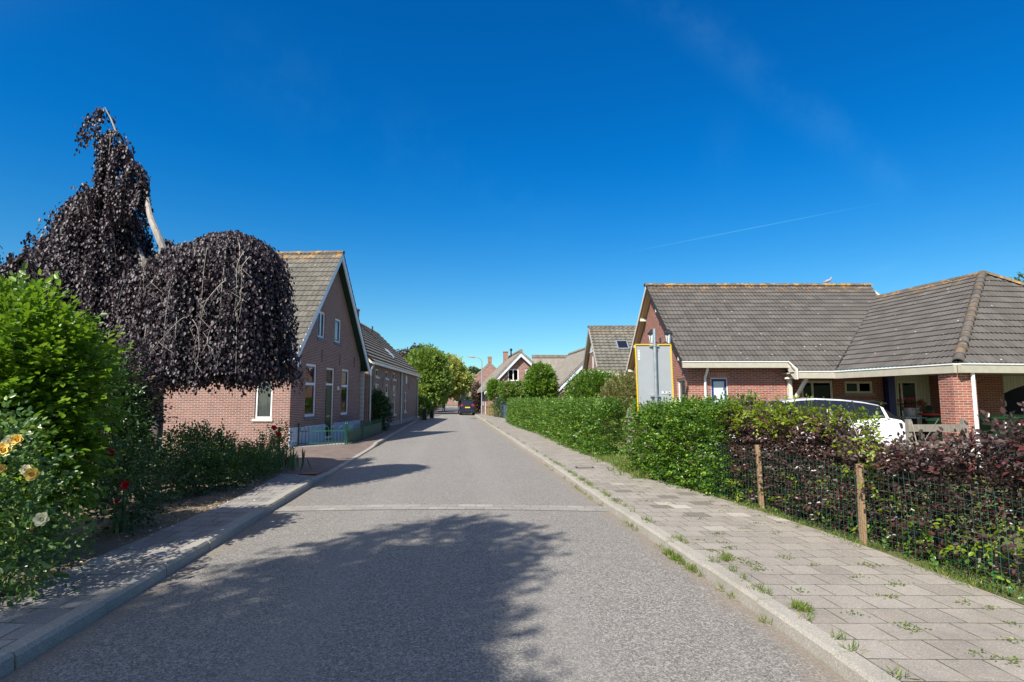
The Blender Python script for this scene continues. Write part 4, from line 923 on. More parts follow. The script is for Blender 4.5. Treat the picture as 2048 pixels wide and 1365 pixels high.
# roofs
tiles('roof', MT['tile3'], h3, (5.78, 19.2, 3.05), X3, (0, cb, sb_), [(0, 0), (3.49, 0), (3.49, Ls), (0, Ls)], off=OB)
def mp(x, y): return (x - 5.78, (y - 19.2) / cb)
tiles('roof', MT['tile3'], h3, (5.78, 19.2, 3.05), X3, (0, cb, sb_), [mp(9.27, 18.72), mp(10.66, 18.72), mp(15.12, 23.2), mp(15.42, 24.1), mp(9.27, 24.1)], off=OB)
tiles('roof', MT['tile3'], h3, (15.42, 28.95, 3.05), -X3, (0, -cb, sb_), [(0, 0), (9.64, 0), (9.64, Ls), (0, Ls)], off=OB, res=3)
Vv, Cc, Pp, Aa = Vector((10.66, 18.72, 2.70)), Vector((11.3, 14.4, 2.69)), Vector((15.73, 18.7, 5.96)), Vector((15.12, 23.2, 5.96))
ud = (Vv - Cc).normalized(); n_ = (Pp - Cc).cross(ud).normalized(); vd = ud.cross(n_).normalized()
if vd.z < 0: vd = -vd
pr = lambda p: ((p - Cc).dot(ud), (p - Cc).dot(vd))
tiles('roof', MT['tile3'], h3, Cc, ud, vd, [pr(Cc), pr(Vv), pr(Aa), pr(Pp)], off=OB)
C2 = Cc + Vector((.989, .1465, 0)) * 10; ud2 = (C2 - Cc).normalized(); n2 = (Pp - Cc).cross(ud2).normalized(); vd2 = ud2.cross(n2)
if vd2.z < 0: vd2 = -vd2
pr2 = lambda p: ((p - Cc).dot(ud2), (p - Cc).dot(vd2))
tiles('roof', MT['tile3'], h3, Cc, ud2, vd2, [pr2(Cc), pr2(C2), pr2(Pp)], off=OB)
V2 = C2 + (Vv - Cc) * 1.6
mb = MB(OB); mb.add([C2, V2, Aa + (Aa - Pp) * .1, Pp], [(0, 1, 2, 3)]); mb.build('roof', MT['tile3'], h3)
ridge('ridge_tiles', MT['ridge'], h3, (5.74, 24.1, 6.67), (15.45, 24.1, 6.67), .11, off=OB)
ridge('ridge_tiles', MT['tile3'], h3, Aa + Vector((0, 0, .03)), Pp + Vector((0, 0, .03)), .10, off=OB)
ridge('hip_tiles', MT['hip'], h3, Cc + Vector((0, 0, .07)), Pp + Vector((0, 0, .05)), .10, off=OB, droop=.35)
ridge('hip_tiles', MT['ridge'], h3, C2 + Vector((0, 0, .07)), Pp + Vector((0, 0, .05)), .10, off=OB, droop=.35)
MB(OB).tube([Vv + Vector((0, 0, .03)), Aa + Vector((0, 0, .01))], .035, 6).build('valley', MT['iron'], h3)
mb = MB(OB); dn = Vector((0, 0, -.12))
mb.prism([(5.80, 19.2, 2.98), (15.4, 19.2, 2.98), (15.4, 24.1, 6.56), (5.80, 24.1, 6.56)], dn); mb.prism([(5.80, 28.95, 2.98), (15.4, 28.95, 2.98), (15.4, 24.1, 6.56), (5.80, 24.1, 6.56)], dn)
mb.build('soffit', MT['soffit'], h3)
mb = MB(OB); mb.prism([(9.3, 18.75, 2.66), Vv + Vector((0, 0, -.03)), Cc + Vector((.02, .05, -.03)), C2 + Vector((0, 0, -.03)), (23, 22.5, 2.66), (9.3, 21.1, 2.66)], dn * .4); mb.build('porch_ceiling', MT['cream'], h3)
MB(OB).prism([(5.74, 28.95, 3.04), (5.74, 24.08, 6.63), (5.74, 24.08, 6.45), (5.74, 28.93, 2.86)], (.03, 0, 0)).build('barge_board', MT['cream'], h3)
MB(OB).prism([(5.75, 19.2, 3.03), (5.75, 24.06, 6.58), (5.75, 24.06, 6.45), (5.75, 19.2, 2.90)], (.03, 0, 0)).build('barge_board', MT['iron'], h3, label='dark thin board along the near roof edge')
for t in (.12, .42, .72):
    for s, ye in ((1, 19.2), (-1, 28.95)):
        y = ye + (24.08 - ye) * t; z = 3.0 + 3.57 * t - .22
        MB(OB).box(5.78, y - .05, z - .1, 6.05, y + .05, z + .02).build('purlin_end', MT['cream'], h3)
def fascia(name, a, b, zt, hh=.22, dp=.12):
    a, b = Vector(a), Vector(b); d = (b - a).normalized(); n = Vector((d.y, -d.x, 0))
    m = MB(OB); q = [a + n * .02, a + n * dp, b + n * dp, b + n * .02]
    m.prism([Vector((p.x, p.y, zt - hh)) for p in q], (0, 0, hh - .03)); f = m.build(name, MT['palefascia'], h3)
    m = MB(OB); q = [a + n * .005, a + n * (dp + .02), b + n * (dp + .02), b + n * .005]
    m.prism([Vector((p.x, p.y, zt - .029)) for p in q], (0, 0, .03)); m.build('gutter_lip', MT['white'], f)
fascia('fascia', (5.74, 19.22, 0), (9.30, 19.22, 0), 3.04)
fascia('fascia', (9.38, 18.74, 0), (10.66, 18.74, 0), 2.69, .24)
fascia('fascia', (10.66, 18.74, 0), (11.30, 14.42, 0), 2.68, .24)
fascia('fascia', (11.28, 14.42, 0), (21.2, 15.9, 0), 2.68, .24)
mb = MB(OB); mb.prism([(9.30, 19.25, 3.08), (9.30, 18.6, 2.75), (9.30, 18.6, 2.42), (9.30, 18.75, 2.42), (9.30, 19.25, 2.78)], (.05, 0, 0)); mb.build('eave_end_board', MT['cream'], h3)
mb = MB(OB); mb.box(9.42, 19.42, .1, 9.54, 19.56, 2.6); mb.beam((9.48, 19.45, 1.55), (9.75, 18.85, 2.45), .09, .09); mb.beam((9.3, 19.4, 2.48), (9.8, 18.8, 2.48), .06, .06); mb.build('corner_post', MT['cream'], h3)
# wall lantern pair on pole beside the gable
lp = thing('lantern_post', 'black two-headed old style lantern post standing behind the grey sign board', 'lantern', (4.77, 18.2, 0.08))
MB().tube([(0, 0, 0), (0, 0, 1.0), (0, 0, 3.65)], [.05, .035, .03], 8).build('post', MT['iron'], lp, smooth=True)
for s in (-1, 1):
    MB().tube([(0, 0, 3.42), (s * .14, 0, 3.52), (s * .26, 0, 3.47)], .018, 6).build('arm', MT['iron'], lp, smooth=True)
    mb = MB().lathe([(.13, .34), (.15, .36), (.07, .46), (.02, .52)], (s * .27, 0, 3.42), 6); mb.lathe([(.06, 0), (.07, .02), (.06, .05)], (s * .27, 0, 3.42), 6)
    for k in range(4):
        a = math.pi / 4 + k * math.pi / 2; mb.beam((s * .27 + .06 * math.cos(a), .06 * math.sin(a), 3.47), (s * .27 + .12 * math.cos(a), .12 * math.sin(a), 3.77), .012, .012)
    hd = mb.build('lantern_head', MT['iron'], lp)
    MB().lathe([(.055, .05), (.11, .34)], (s * .27, 0, 3.42), 4).build('pane', MT['frosted'], hd)
# pigeon on the ridge
pg = thing('pigeon', 'grey pigeon sitting on the ridge of the brown bungalow roof', 'bird', (13.6, 24.1, 6.72))
mb = MB().tube([(-.22, 0, .06), (-.12, 0, .07), (-.02, 0, .10), (.07, 0, .13), (.12, 0, .19), (.14, 0, .235), (.17, 0, .25), (.195, 0, .245)], [.012, .035, .065, .06, .035, .03, .028, .006], 10); mb.tube([(0, .02, .05), (0, .02, 0)], .008, 4); mb.tube([(0, -.02, .05), (0, -.02, 0)], .008, 4)
mb.build('body', MT['pigeon'], pg, smooth=True)

# ------------------------------------------------------------------ generic gabled houses further away
def gable_house(name, label, loc, rz, w, dep, ze, zr, wallm, roofm, rooftype='tile', xr=None, wins=(), sidewins=(), ov=.25, board=None, gtop=None, thick=.3):
    r = thing(name, label, 'house', loc, rz); xr = xr or w / 2
    zz = lambda x: ze + (zr - ze) * (x / xr if x < xr else (w - x) / (w - xr))
    wall('front_wall', wallm, r, (0, 0, 0), X3, -Y3, [(0, 0), (w, 0), (w, ze), (xr, zr - .05), (0, ze)], [q[:4] for q in wins])
    wall('rear_wall', wallm, r, (0, dep, 0), X3, Y3, [(0, 0), (w, 0), (w, ze), (xr, zr - .05), (0, ze)])
    wall('side_wall', wallm, r, (0, 0, 0), Y3, -X3, [(0, 0), (dep, 0), (dep, ze), (0, ze)], [q[:4] for q in sidewins])
    wall('side_wall', wallm, r, (w, 0, 0), Y3, X3, [(0, 0), (dep, 0), (dep, ze), (0, ze)])
    for q in wins: window(r, (0, 0, 0), X3, -Y3, *q[:4], MT['white'], MT['glassd'], fw=.1, mull=q[4:], sill=MT['stone'], inset=.03)
    for q in sidewins: window(r, (0, 0, 0), Y3, -X3, *q[:4], MT['white'], MT['glassd'], fw=.08, mull=q[4:], sill=MT['stone'], inset=.03)
    sL, sR = (zr - ze) / xr, (zr - ze) / (w - xr)
    eL = (-ov * 1.2, ze - ov * 1.2 * sL); eR = (w + ov * 1.2, ze - ov * 1.2 * sR)
    if rooftype == 'tile':
        for e, sx in ((eL, 1), (eR, -1)):
            run = abs(xr - e[0]); rise = zr - e[1]; l = math.hypot(run, rise)
            U = Y3 if sx < 0 else -Y3; O = (e[0], -ov if sx < 0 else dep + ov, e[1] + .08)
            tiles('roof', roofm, r, O, U, (sx * run / l, 0, rise / l), [(0, 0), (dep + 2 * ov, 0), (dep + 2 * ov, l), (0, l)], tw=.3, th=.333, waves=1, amp=.045, step=.05, res=4)
        ridge('ridge_tiles', MT['hip'], r, (xr, -ov, zr + .12), (xr, dep + ov, zr + .12), .12)
        tk = .1
    else: tk = thick
    mb = MB(); q0 = -ov + .02
    for e in (eL, eR):
        if rooftype == 'thatch':
            s_ = 1 if e is eL else -1; n = 6; top = []
            top = [(e[0] - s_ * .12, q0, e[1] + .02), (e[0] - s_ * .05, q0, e[1] + tk * .9)]
            for k in range(1, n + 1):
                t = k / n; x = e[0] + (xr - e[0]) * t; top.append((x, q0, e[1] + (zr - e[1]) * t + tk * (1 + .12 * math.sin(3.14 * t)) + (0.0 if t < 1 else -.06)))
            poly = top + [(xr, q0, zr)]
            # break the length into slices for a gently uneven thatch
            mb.prism(poly, (0, dep + 2 * ov - .04, 0))
        else: mb.prism([(e[0], q0, e[1]), (xr, q0, zr), (xr, q0, zr + tk * .5), (e[0], q0, e[1] + tk * .5)], (0, dep + 2 * ov - .04, 0))
    if rooftype == 'thatch':
        mb.build('roof', roofm, r)
        mb = MB().tube([(xr, q0 - .02, zr + tk * .85), (xr, dep + ov, zr + tk * .85)], .2, 8); mb.build('ridge_cap', roofm, r, smooth=True)
    else: mb.build('soffit', MT['cream'], r)
    bd = MB(); bw = .24
    for e in (eL, eR): bd.prism([(e[0], q0 - .03, e[1] + .02), (xr, q0 - .03, zr + .02), (xr, q0 - .03, zr - bw * 1.2), (e[0], q0 - .03, e[1] - bw)], (0, .03, 0))
    bd.build('barge_board', board or MT['white'], r)
    if gtop: # boarded top of the gable
        MB().prism([(xr - (zr - gtop) / sL + .05, -.03, gtop), (xr + (zr - gtop) / sR - .05, -.03, gtop), (xr, -.03, zr - .1)], (0, .02, 0)).build('gable_boards', MT['wboard'], r)
    return r
r2 = gable_house('tiled_house', 'house with mossy grey tile roof and white boarded gable top between bungalow and thatched houses', (5.45, 42.2, 0), -90, 8.0, 9, 3.45, 6.5, MT['brick4'], MT['tile4'], xr=4.2, wins=[(3.6, 3.6, 4.3, 4.7), (5.6, 3.0, 6.2, 4.1)], gtop=4.9, board=MT['cement'], ov=.3)
mb = MB(); sl2 = (6.5 - 3.45) / 3.8
def r2p(y, t): return Vector((8.0 - 3.8 * t, y, 3.45 + 3.05 * t + .16))
a_, b_, c_, d_ = r2p(1.2, .40), r2p(1.95, .40), r2p(1.95, .60), r2p(1.2, .60)
mb.prism([a_, b_, c_, d_], Vector((.3, 0, .375)).normalized() * .1); sk = mb.build('skylight', MT['zinc'], r2)
k_ = Vector((.3, 0, .375)).normalized() * .105; m_ = (a_ + b_ + c_ + d_) / 4
MB().prism([m_ + (p - m_) * .8 + k_ for p in (a_, b_, c_, d_)], k_ * .05).build('pane', MT['cargl'], sk)
MB().box(8.3, -.3, 3.1, 8.45, 9.3, 3.25).build('gutter', MT['white'], r2)

t1 = gable_house('thatched_house', 'brick house with pale thatched roof, white bargeboards and paired white gable windows', (-2.35, 57.6, 0), 8, 7.0, 10.5, 2.9, 6.3, MT['brick4'], MT['thatch'], 'thatch', xr=3.25, wins=[(1.95, 3.55, 3.05, 4.75, 2.5), (3.75, 3.55, 4.85, 4.75, 4.3)], sidewins=[(1.2, 1.0, 2.0, 2.2), (3.2, .1, 4.1, 2.2), (6.0, 1.0, 6.9, 2.2)], ov=.4, thick=.34, board=MT['barge'])
mb = MB().box(2.35, 6.6, 4.5, 2.85, 7.1, 7.0); mb.box(2.31, 6.56, 7.0, 2.89, 7.14, 7.1); mb.build('chimney', MT['brick4'], t1)
mb = MB().tube([(3.0, 5.2, 5.5), (3.0, 5.2, 7.05)], .08, 8); mb.lathe([(.12, 0), (.14, .08), (.14, .22), (.08, .26)], (3.0, 5.2, 7.05), 8); mb.build('flue_pipe', MT['iron'], t1)
t2 = gable_house('thatched_barn', 'low thatched cross wing with dark ridge behind the thatched house', (2.4, 67.5, 0), -88, 8.0, 6.5, 2.8, 6.1, MT['brick4'], MT['thatch'], 'thatch', ov=.3, thick=.34)
MB().box(-.1 + 4 - .15, -.3, 6.3, 4.25, 6.8, 6.62).build('ridge_capping', MT['tile2'], t2)
MB().tube([(6.2, 3.6, 4.2), (6.2, 3.6, 4.9), (6.35, 3.4, 5.1)], .09, 7).build('flue_pipe', MT['iron'], t2)
t3 = gable_house('thatched_cottage', 'brick cottage with thatched gable partly hidden behind the green shrub tree', (4.15, 49.6, 0), 7, 7.4, 12, 2.75, 6.3, MT['brick4'], MT['thatch'], 'thatch', wins=[(3.0, 3.4, 4.0, 4.6)], ov=.35, thick=.34, board=MT['barge'])
t4 = gable_house('red_brick_house', 'tall red brick gable house with chimney beyond the thatched house', (-6.5, 100, 0), 6.5, 5.2, 8, 5.55, 7.95, MT['brick4'], MT['tile2'], wins=[], ov=.02, board=MT['brick4'])
mb = MB().box(2.3, -.02, 7.6, 2.95, .6, 8.85); mb.box(2.24, -.06, 8.85, 3.0, .66, 9.15); mb.build('chimney', MT['brick4'], t4)
t5 = gable_house('white_gable_house', 'brick house with white-edged roof just showing behind the red brick gable', (-3.4, 92, 0), 6.5, 6.5, 8, 3.4, 7.75, MT['brick4'], MT['tile2'], wins=[], ov=.2)
t6 = gable_house('far_house', 'distant house with dark roof at the end of the road beyond the parked van', (-17, 150, 0), 4, 12, 9, 2.7, 6.2, MT['brick4'], MT['tile2'], wins=[(2, .8, 3, 2.2), (4.2, .8, 5.2, 2.2), (6.4, .8, 7.4, 2.2)], ov=.3)
t7 = gable_house('pale_house', 'distant low house with pale sloping roof beside the far street lamp', (-11.0, 128, 0), 10, 6, 9, 2.6, 6.0, MT['brick4'], MT['thatch'], 'thatch', ov=.3)
# ------------------------------------------------------------------ weeping copper beech
def beech():
    root = thing('weeping_beech', 'weeping copper beech with drooping dark purple crown in the front garden', 'tree', (-6.85, 11.0, 0.08))
    O = np.array([-6.85, 11.0, 0.08]); P, D, N, S, T = [], [], [], [], []; lines = []
    def dome(cx, cy, r0, r1, zt, zb, n, power_=2.6, *a, **k): return dome_(cx, cy, r0, r1, zt, zb, int(n * 1.35), power_, *a, **k)
    def dome_(cx, cy, r0, r1, zt, zb, n, power=2.6, drop=.5, flare=0.0, sparse=1.0, jitb=.5, sy=1.0, top=True):
        ncl = max(6, int(n / 15)); cph = rng.random(ncl) * 2 * np.pi; cr = rng.uniform(.82, 1.12, ncl); cz = rng.uniform(-.12, .45, ncl)
        for _ in range(n):
            ci = rng.integers(ncl); ph = cph[ci] + rng.normal(0, .10); u = rng.random() ** .45 * cr[ci]; rho = r0 * u
            z0 = zt - drop * u ** power * rng.uniform(.85, 1.1) - rng.random() * .12
            zend = zb + (rng.random() * .6 + .8 * max(0, cz[ci])) * jitb * (1 + abs(1 - u))
            pts = []
            c, s_ = np.cos(ph), np.sin(ph) * sy
            for t in np.linspace(.15, 1, 6): pts.append((cx + c * rho * t, cy + s_ * rho * t, zt - drop * (u * t) ** power))
            z = pts[-1][2]; h = max(z - zend, .1); k = max(3, int(h / .05)); wv, wa = rng.uniform(0, 6), rng.uniform(.02, .07)
            for i in range(1, k + 1):
                t = i / k; zz = z - h * t; q = (zt - zz) / max(zt - zb, .1)
                rr = rho + u * (r1 - r0) * q ** flare_p * 1.0 + wa * np.sin(wv + zz * 3)
                pts.append((cx + c * rr, cy + s_ * rr, zz))
            pts = np.array(pts); m = len(pts); keep = rng.random(m) < .8 * sparse
            keep[:4] &= rng.random(4) < .55
            p = pts[keep]; k2 = len(p)
            if not k2: continue
            out = np.tile([c, s_, 0.0], (k2, 1)) + rng.normal(size=(k2, 3)) * .55
            d = np.tile([0, 0, -1.0], (k2, 1)) + out * rng.uniform(.1, .7, (k2, 1)); nn = out + np.array([0, 0, .35]) + rng.normal(size=(k2, 3)) * .35
            P.append(p + rng.normal(size=p.shape) * .03); D.append(d); N.append(nn); S.append(rng.uniform(.045, .085, k2)); T.append(rng.random(k2))
            if rng.random() < .04: lines.append(pts[::2])
    flare_p = .75
    dome(-5.45, 10.9, .85, 1.32, 4.98, 1.92, 720, 2.2, .42, sy=1.0)
    dome(-5.95, 10.7, .75, 1.15, 4.72, 2.0, 420, 2.2, .4)
    dome(-7.05, 11.2, .75, 1.05, 4.45, 2.05, 430, 2.2, .5)
    dome(-8.5, 11.4, .38, 1.75, 6.1, 1.8, 900, 2.0, .5)
    dome(-7.95, 11.2, .42, .80, 5.6, 2.2, 420, 2.0, .4)
    dome(-9.6, 11.6, .6, 1.35, 4.55, 1.8, 380, 2.0, .5)
    dome(-7.85, 11.0, .30, .36, 6.85, 4.6, 130, 1.8, .5, jitb=.9)
    dome(-8.02, 11.0, .26, .24, 7.15, 5.6, 60, 1.8, .4, jitb=.8)
    dome(-8.30, 11.0, .24, .26, 7.62, 6.75, 26, 2.0, .3, sparse=.8, jitb=.4)
    dome(-7.72, 11.0, .14, .18, 7.05, 6.3, 10, 1.6, .4, sparse=.7, jitb=.5)
    dome(-7.38, 10.75, .24, .34, 6.35, 4.9, 90, 1.8, .4, jitb=.7)
    dome(-7.22, 10.70, .16, .24, 5.95, 5.3, 40, 1.8, .3, jitb=.4)
    dome(-8.52, 11.0, .16, .20, 7.45, 6.75, 14, 1.8, .35, sparse=.7, jitb=.6)
    dome(-8.72, 11.0, .08, .10, 7.2, 6.6, 5, 1.8, .3, sparse=.7, jitb=.5)
    dome(-10.25, 11.5, .6, .9, 4.2, 1.8, 260, 2.0, .6, jitb=.9)
    dome(-9.5, 11.3, .3, .45, 5.0, 3.2, 70, 2.0, .5, jitb=1.2)
    dome(-9.75, 11.4, .5, 1.2, 4.75, 2.0, 240, 2.0, .5, jitb=.9)
    dome(-6.55, 10.6, .30, .4, 4.75, 3.4, 60, 2.0, .5, jitb=1.2)
    for _ in range(34):      # ragged outer tresses
        a = rng.uniform(-3.3, .2); cx0, r0_, zt0 = ((-5.5, 1.2, 4.3), (-8.6, 1.35, 4.9), (-8.0, .6, 5.9), (-9.6, .9, 4.2))[rng.integers(4)]
        dome(cx0 + r0_ * np.cos(a), 11.0 + r0_ * .8 * np.sin(a), .10, .17, zt0 + rng.uniform(-1.0, .05), max(1.75, zt0 - rng.uniform(1.2, 2.6)), 7, 1.6, .25, sparse=.8, jitb=.7)
    P_, D_, N_, S_, T_ = map(np.concatenate, (P, D, N, S, T)); T_ = np.clip(T_ * .75 + .25 * (wob(P_, 2.0, 4.0) + .5) * rng.random(len(T_)), 0, 1)
    leafmesh('foliage', P_ - O, D_, N_, S_, MT['beechp'], root, wid=.72, tintv=T_)
    # trunk and limbs
    mb = MB(O); t = lambda *a, **k: mb.tube(*a, **k)
    t([(-6.85, 11, 0), (-6.86, 11, .5), (-6.83, 11, 1.3), (-6.88, 11.02, 2.1), (-6.95, 11, 3.0), (-7.05, 10.95, 3.9), (-7.1, 10.85, 4.5)], [.19, .15, .135, .13, .125, .11, .09], 10)
    tr = mb.build('trunk', MT['bark'], root, smooth=True)
    mb = MB(O); t = lambda *a, **k: mb.tube(*a, **k)
    t([(-7.0, 10.95, 4.0), (-6.72, 10.7, 4.3), (-6.55, 10.45, 4.62), (-6.66, 10.42, 4.88), (-6.82, 10.5, 5.12), (-6.95, 10.6, 5.34), (-7.12, 10.75, 5.7), (-7.5, 11, 6.3), (-7.8, 11, 6.7), (-8.1, 11, 7.4), (-8.25, 11, 7.66), (-8.45, 11, 7.5)], [.09, .08, .068, .062, .056, .050, .040, .03, .024, .016, .010, .006], 8)
    t([(-7.0, 11, 3.6), (-6.7, 10.95, 4.05), (-6.4, 10.85, 4.38), (-5.95, 10.6, 4.68), (-5.5, 10.7, 4.80), (-5.0, 10.8, 4.6)], [.08, .07, .06, .045, .03, .012], 8)
    t([(-7.05, 11, 4.0), (-7.6, 11.1, 5.0), (-8.2, 11.2, 5.8), (-8.6, 11.3, 6.08), (-9.0, 11.3, 5.9)], [.09, .07, .055, .03, .012], 8)
    mb.build('limb', MT['barkp'], root, smooth=True)
    mb = MB(O)
    for l in lines: mb.tube([tuple(p) for p in l], list(np.linspace(.006, .002, len(l))), 3, False)
    for k in range(11):   # arching visible twigs on the face of the right-hand lobe
        a = R.uniform(-2.7, -.6); r_ = R.uniform(1.0, 1.2); x0_, y0_ = -5.6, 10.8; z_ = R.uniform(2.9, 4.5); pts = []; tw_ = R.uniform(-.7, .7); ln = R.uniform(.5, 1.1)
        for i in range(9):
            q = i / 8; rr = r_ + .10 + .06 * q; aa = a + tw_ * q + .04 * math.sin(5 * q + k); pts.append((x0_ + rr * math.cos(aa), y0_ + rr * math.sin(aa), z_ - ln * q ** 1.5 + .03 * math.sin(7 * q + k)))
        mb.tube(pts, [.007, .0065, .006, .005, .004, .0035, .003, .0025, .002], 4, False)
        for i in (2, 4, 6):
            p_ = Vector(pts[i]); mb.tube([p_, p_ + Vector((R.uniform(-.12, .12), -.03, -.08)), p_ + Vector((R.uniform(-.22, .22), -.03, -.28))], [.004, .003, .002], 3, False)
    mb.build('hanging_twigs', MT['barkp'], root)
beech()

# ------------------------------------------------------------------ trees and shrubs
def tree(name, label, x, y, blobs, mat, n, size, trunk_h, tr=.15, group=None, z=0.0, tl=.5, tw=7, up=.25, flat=.45, simple=True, rough=.2, shell=.45, cat='tree', bark='bark', ns=.8):
    root = thing(name, label, cat, (x, y, z), 0, group)
    P, D = blob_pts(blobs, n, shell, rough, ns); D = D + np.array([0, 0, up]) + rng.normal(size=D.shape) * .4
    k = (wob(P, ns * 2.2, 5.0) > -.62); P, D = P[k], D[k]
    leafmesh('crown', *twigs(P, D, tw, tl, size, flat), mat, root, simple=simple, wid=.7)
    mb = MB(); c = blobs[0]
    mb.tube([(0, 0, -.05), (.03, 0, trunk_h * .5), (0, .02, trunk_h), (c[0] * .6, c[1] * .6, (trunk_h + c[2]) / 2 + .2), (c[0], c[1], c[2] + c[5] * .4)], [tr * 1.25, tr, tr * .85, tr * .5, tr * .15], 8)
    for b in blobs: mb.tube([(0, 0, trunk_h * .9), (b[0] * .5, b[1] * .5, (trunk_h + b[2]) * .5), (b[0], b[1], b[2] + b[5] * .3)], [tr * .6, tr * .35, tr * .08], 6)
    mb.build('trunk', MT[bark], root, smooth=True)
    return root
# big hornbeam beside the left pavement
shrub('hornbeam', 'tall bright green hornbeam bush beside the yellow roses', 'bush', -5.52, 6.2, .08,
      [(0, 0, 1.6, .80, .75, 1.15), (.1, 0, 2.25, .48, .5, .55), (.2, -.1, 1.1, .72, .65, .8), (-.6, -.1, 1.5, .7, .7, 1.0), (.35, .1, 1.8, .55, .6, .75), (-.9, .2, 1.3, .7, .7, 1.0)],
      MT['hornb'], 4600, .092, tl=.34, tw=8, flat=.8, up=.15, rough=.16, shell=.42, stems=9, ns=2.0)
shrub('purple_shrub', 'dark purple-green shrub between the hornbeam and the beech trunk', 'bush', -6.15, 8.7, .08,
      [(0, 0, 1.35, .42, .4, .9), (.1, 0, .8, .5, .45, .6), (-.4, .3, 1.5, .45, .4, .9)], MT['shrubd'], 1500, .065, tl=.3, up=.4, stems=8)
shrub('copper_shrub', 'young copper-leaved shrub in front of the beech trunk', 'bush', -6.3, 9.2, .08, [(0, 0, 2.0, .36, .4, .55), (.2, 0, 1.5, .3, .3, .4)], MT['beechp'], 420, .065, tl=.3, up=.5, stems=6)
shrub('conifer_shrub', 'narrow green conifer shrub next to the beech trunk', 'bush', -6.55, 9.9, .08, [(0, 0, .85, .28, .28, .85), (0, 0, 1.3, .2, .2, .45)], MT['hedgeg'], 900, .04, tl=.12, up=.8, stems=1, flat=.2)
shrub('rose_shrub', 'light green leafy rose shrub without flowers below the beech', 'bush', -6.55, 12.2, .08, [(0, 0, .5, .6, .45, .4), (.4, -.2, .4, .45, .4, .3), (-.4, .1, .55, .4, .4, .4)], MT['rosel'], 1000, .06, tl=.35, up=.5, stems=10, stemmat=MT['stem'], flat=.4)
shrub('garden_shrub', 'low mixed green shrub behind the hooped garden fence', 'bush', -5.72, 10.5, .08, [(0, 0, .38, .4, .4, .33), (.2, .6, .3, .3, .4, .26), (-.2, -.7, .42, .35, .4, .35)], MT['shrubd'], 900, .055, tl=.25, up=.5, stems=6, flat=.4)
shrub('privet_shrub', 'small bright green bush at the soil edge below the beech crown', 'bush', -5.62, 12.2, .08, [(0, 0, .35, .35, .4, .35), (.1, .5, .3, .3, .35, .28)], MT['rosel'], 500, .05, tl=.22, up=.5, stems=4, flat=.4)
# iris clump
ir = thing('iris_clump', 'clump of upright sword-shaped iris leaves near the rose post', 'plant', (-5.85, 13.6, .08))
k = 260; p = np.stack([rng.normal(0, .35, k), rng.normal(0, .35, k), np.zeros(k)], 1); d = np.stack([rng.normal(0, .22, k), rng.normal(0, .22, k), np.ones(k)], 1)
leafmesh('leaves', p, d, rng.normal(size=(k, 3)), rng.uniform(.3, .6, k), MT['iris'], ir, wid=.10, fold=.1, curl=.2)
# roses
def rose_flower(parent, p, r, mat, face=(0.1, -1, .35), name='flower', label=None):
    f = Vector(face).normalized(); q = f.to_track_quat('Z', 'Y').to_matrix(); mb = MB(); rr = random.Random(int(p[0] * 997 + p[2] * 613))
    for ring, (n_, r0, tilt, sz) in enumerate(((6, .55, 1.15, .62), (6, .42, .75, .55), (5, .28, .42, .46), (4, .16, .18, .38), (3, .07, .05, .28))):
        for k in range(n_):
            a = 2 * math.pi * (k + .5 * (ring % 2) + rr.uniform(-.12, .12)) / n_; t = tilt + rr.uniform(-.12, .12)
            e = Vector((math.cos(a), math.sin(a), 0)); s_ = Vector((-math.sin(a), math.cos(a), 0)); dr = e * math.sin(t) + Vector((0, 0, 1)) * math.cos(t); v = []
            for i in range(4):
                w = (0.25, .75, .85, .35)[i] * sz * .75; h = i / 3 * sz
                bend = e * (.10 * i * i / 9 if ring < 2 else -.05 * i)
                for j in (-1, 0, 1): v.append(q @ ((e * r0 * .35 + dr * h + s_ * w * j + bend - (dr.cross(s_)) * (.10 * (1 - abs(j)))) * r * 1.25) + Vector(p))
            mb.add(v, [(3 * i + j, 3 * i + j + 1, 3 * i + j + 4, 3 * i + j + 3) for i in range(3) for j in range(2)])
    return mb.build(name, mat, parent, smooth=True, label=label)
yr = shrub('yellow_rose_bush', 'rose bush with large yellow and cream blooms at the pavement edge', 'bush', -4.5, 5.0, .08, [(0, 0, .75, .42, .4, .55), (-.1, -.1, 1.2, .38, .35, .4), (.1, -.15, .45, .42, .4, .38), (.25, .2, .3, .3, .3, .28)], MT['rosel'], 650, .062, tl=.28, up=.4, stems=9, stemmat=MT['stem'], flat=.5)
def rel(o, p): return tuple(a - b for a, b in zip(p, o.location))
for (u, v, Y, r, m) in ((20, 884, 4.75, .060, 'crose'), (34, 880, 4.70, .050, 'yrose'), (6, 900, 4.72, .065, 'yrose'), (52, 940, 4.72, .045, 'crose'), (64, 949, 4.68, .058, 'yrose'), (3, 938, 4.7, .04, 'yrose'), (83, 1039, 4.72, .060, 'crose'), (64, 1057, 4.72, .014, 'terracotta')):
    d_ = wdir(u, v); k = Y / d_.y; rose_flower(yr, rel(yr, (d_.x * k, Y, 1.8 + d_.z * k)), r * .85, MT[m], (0.35, -1, .25))
rr_ = shrub('red_rose_bush', 'thin red rose bush tied to the green fence post', 'bush', -6.0, 14.2, .08, [(0, 0, .38, .35, .3, .3), (.3, 0, .65, .18, .18, .25), (.1, 0, .75, .15, .15, .2)], MT['rosel'], 230, .055, tl=.3, up=.6, stems=9, stemmat=MT['stem'], flat=.4)
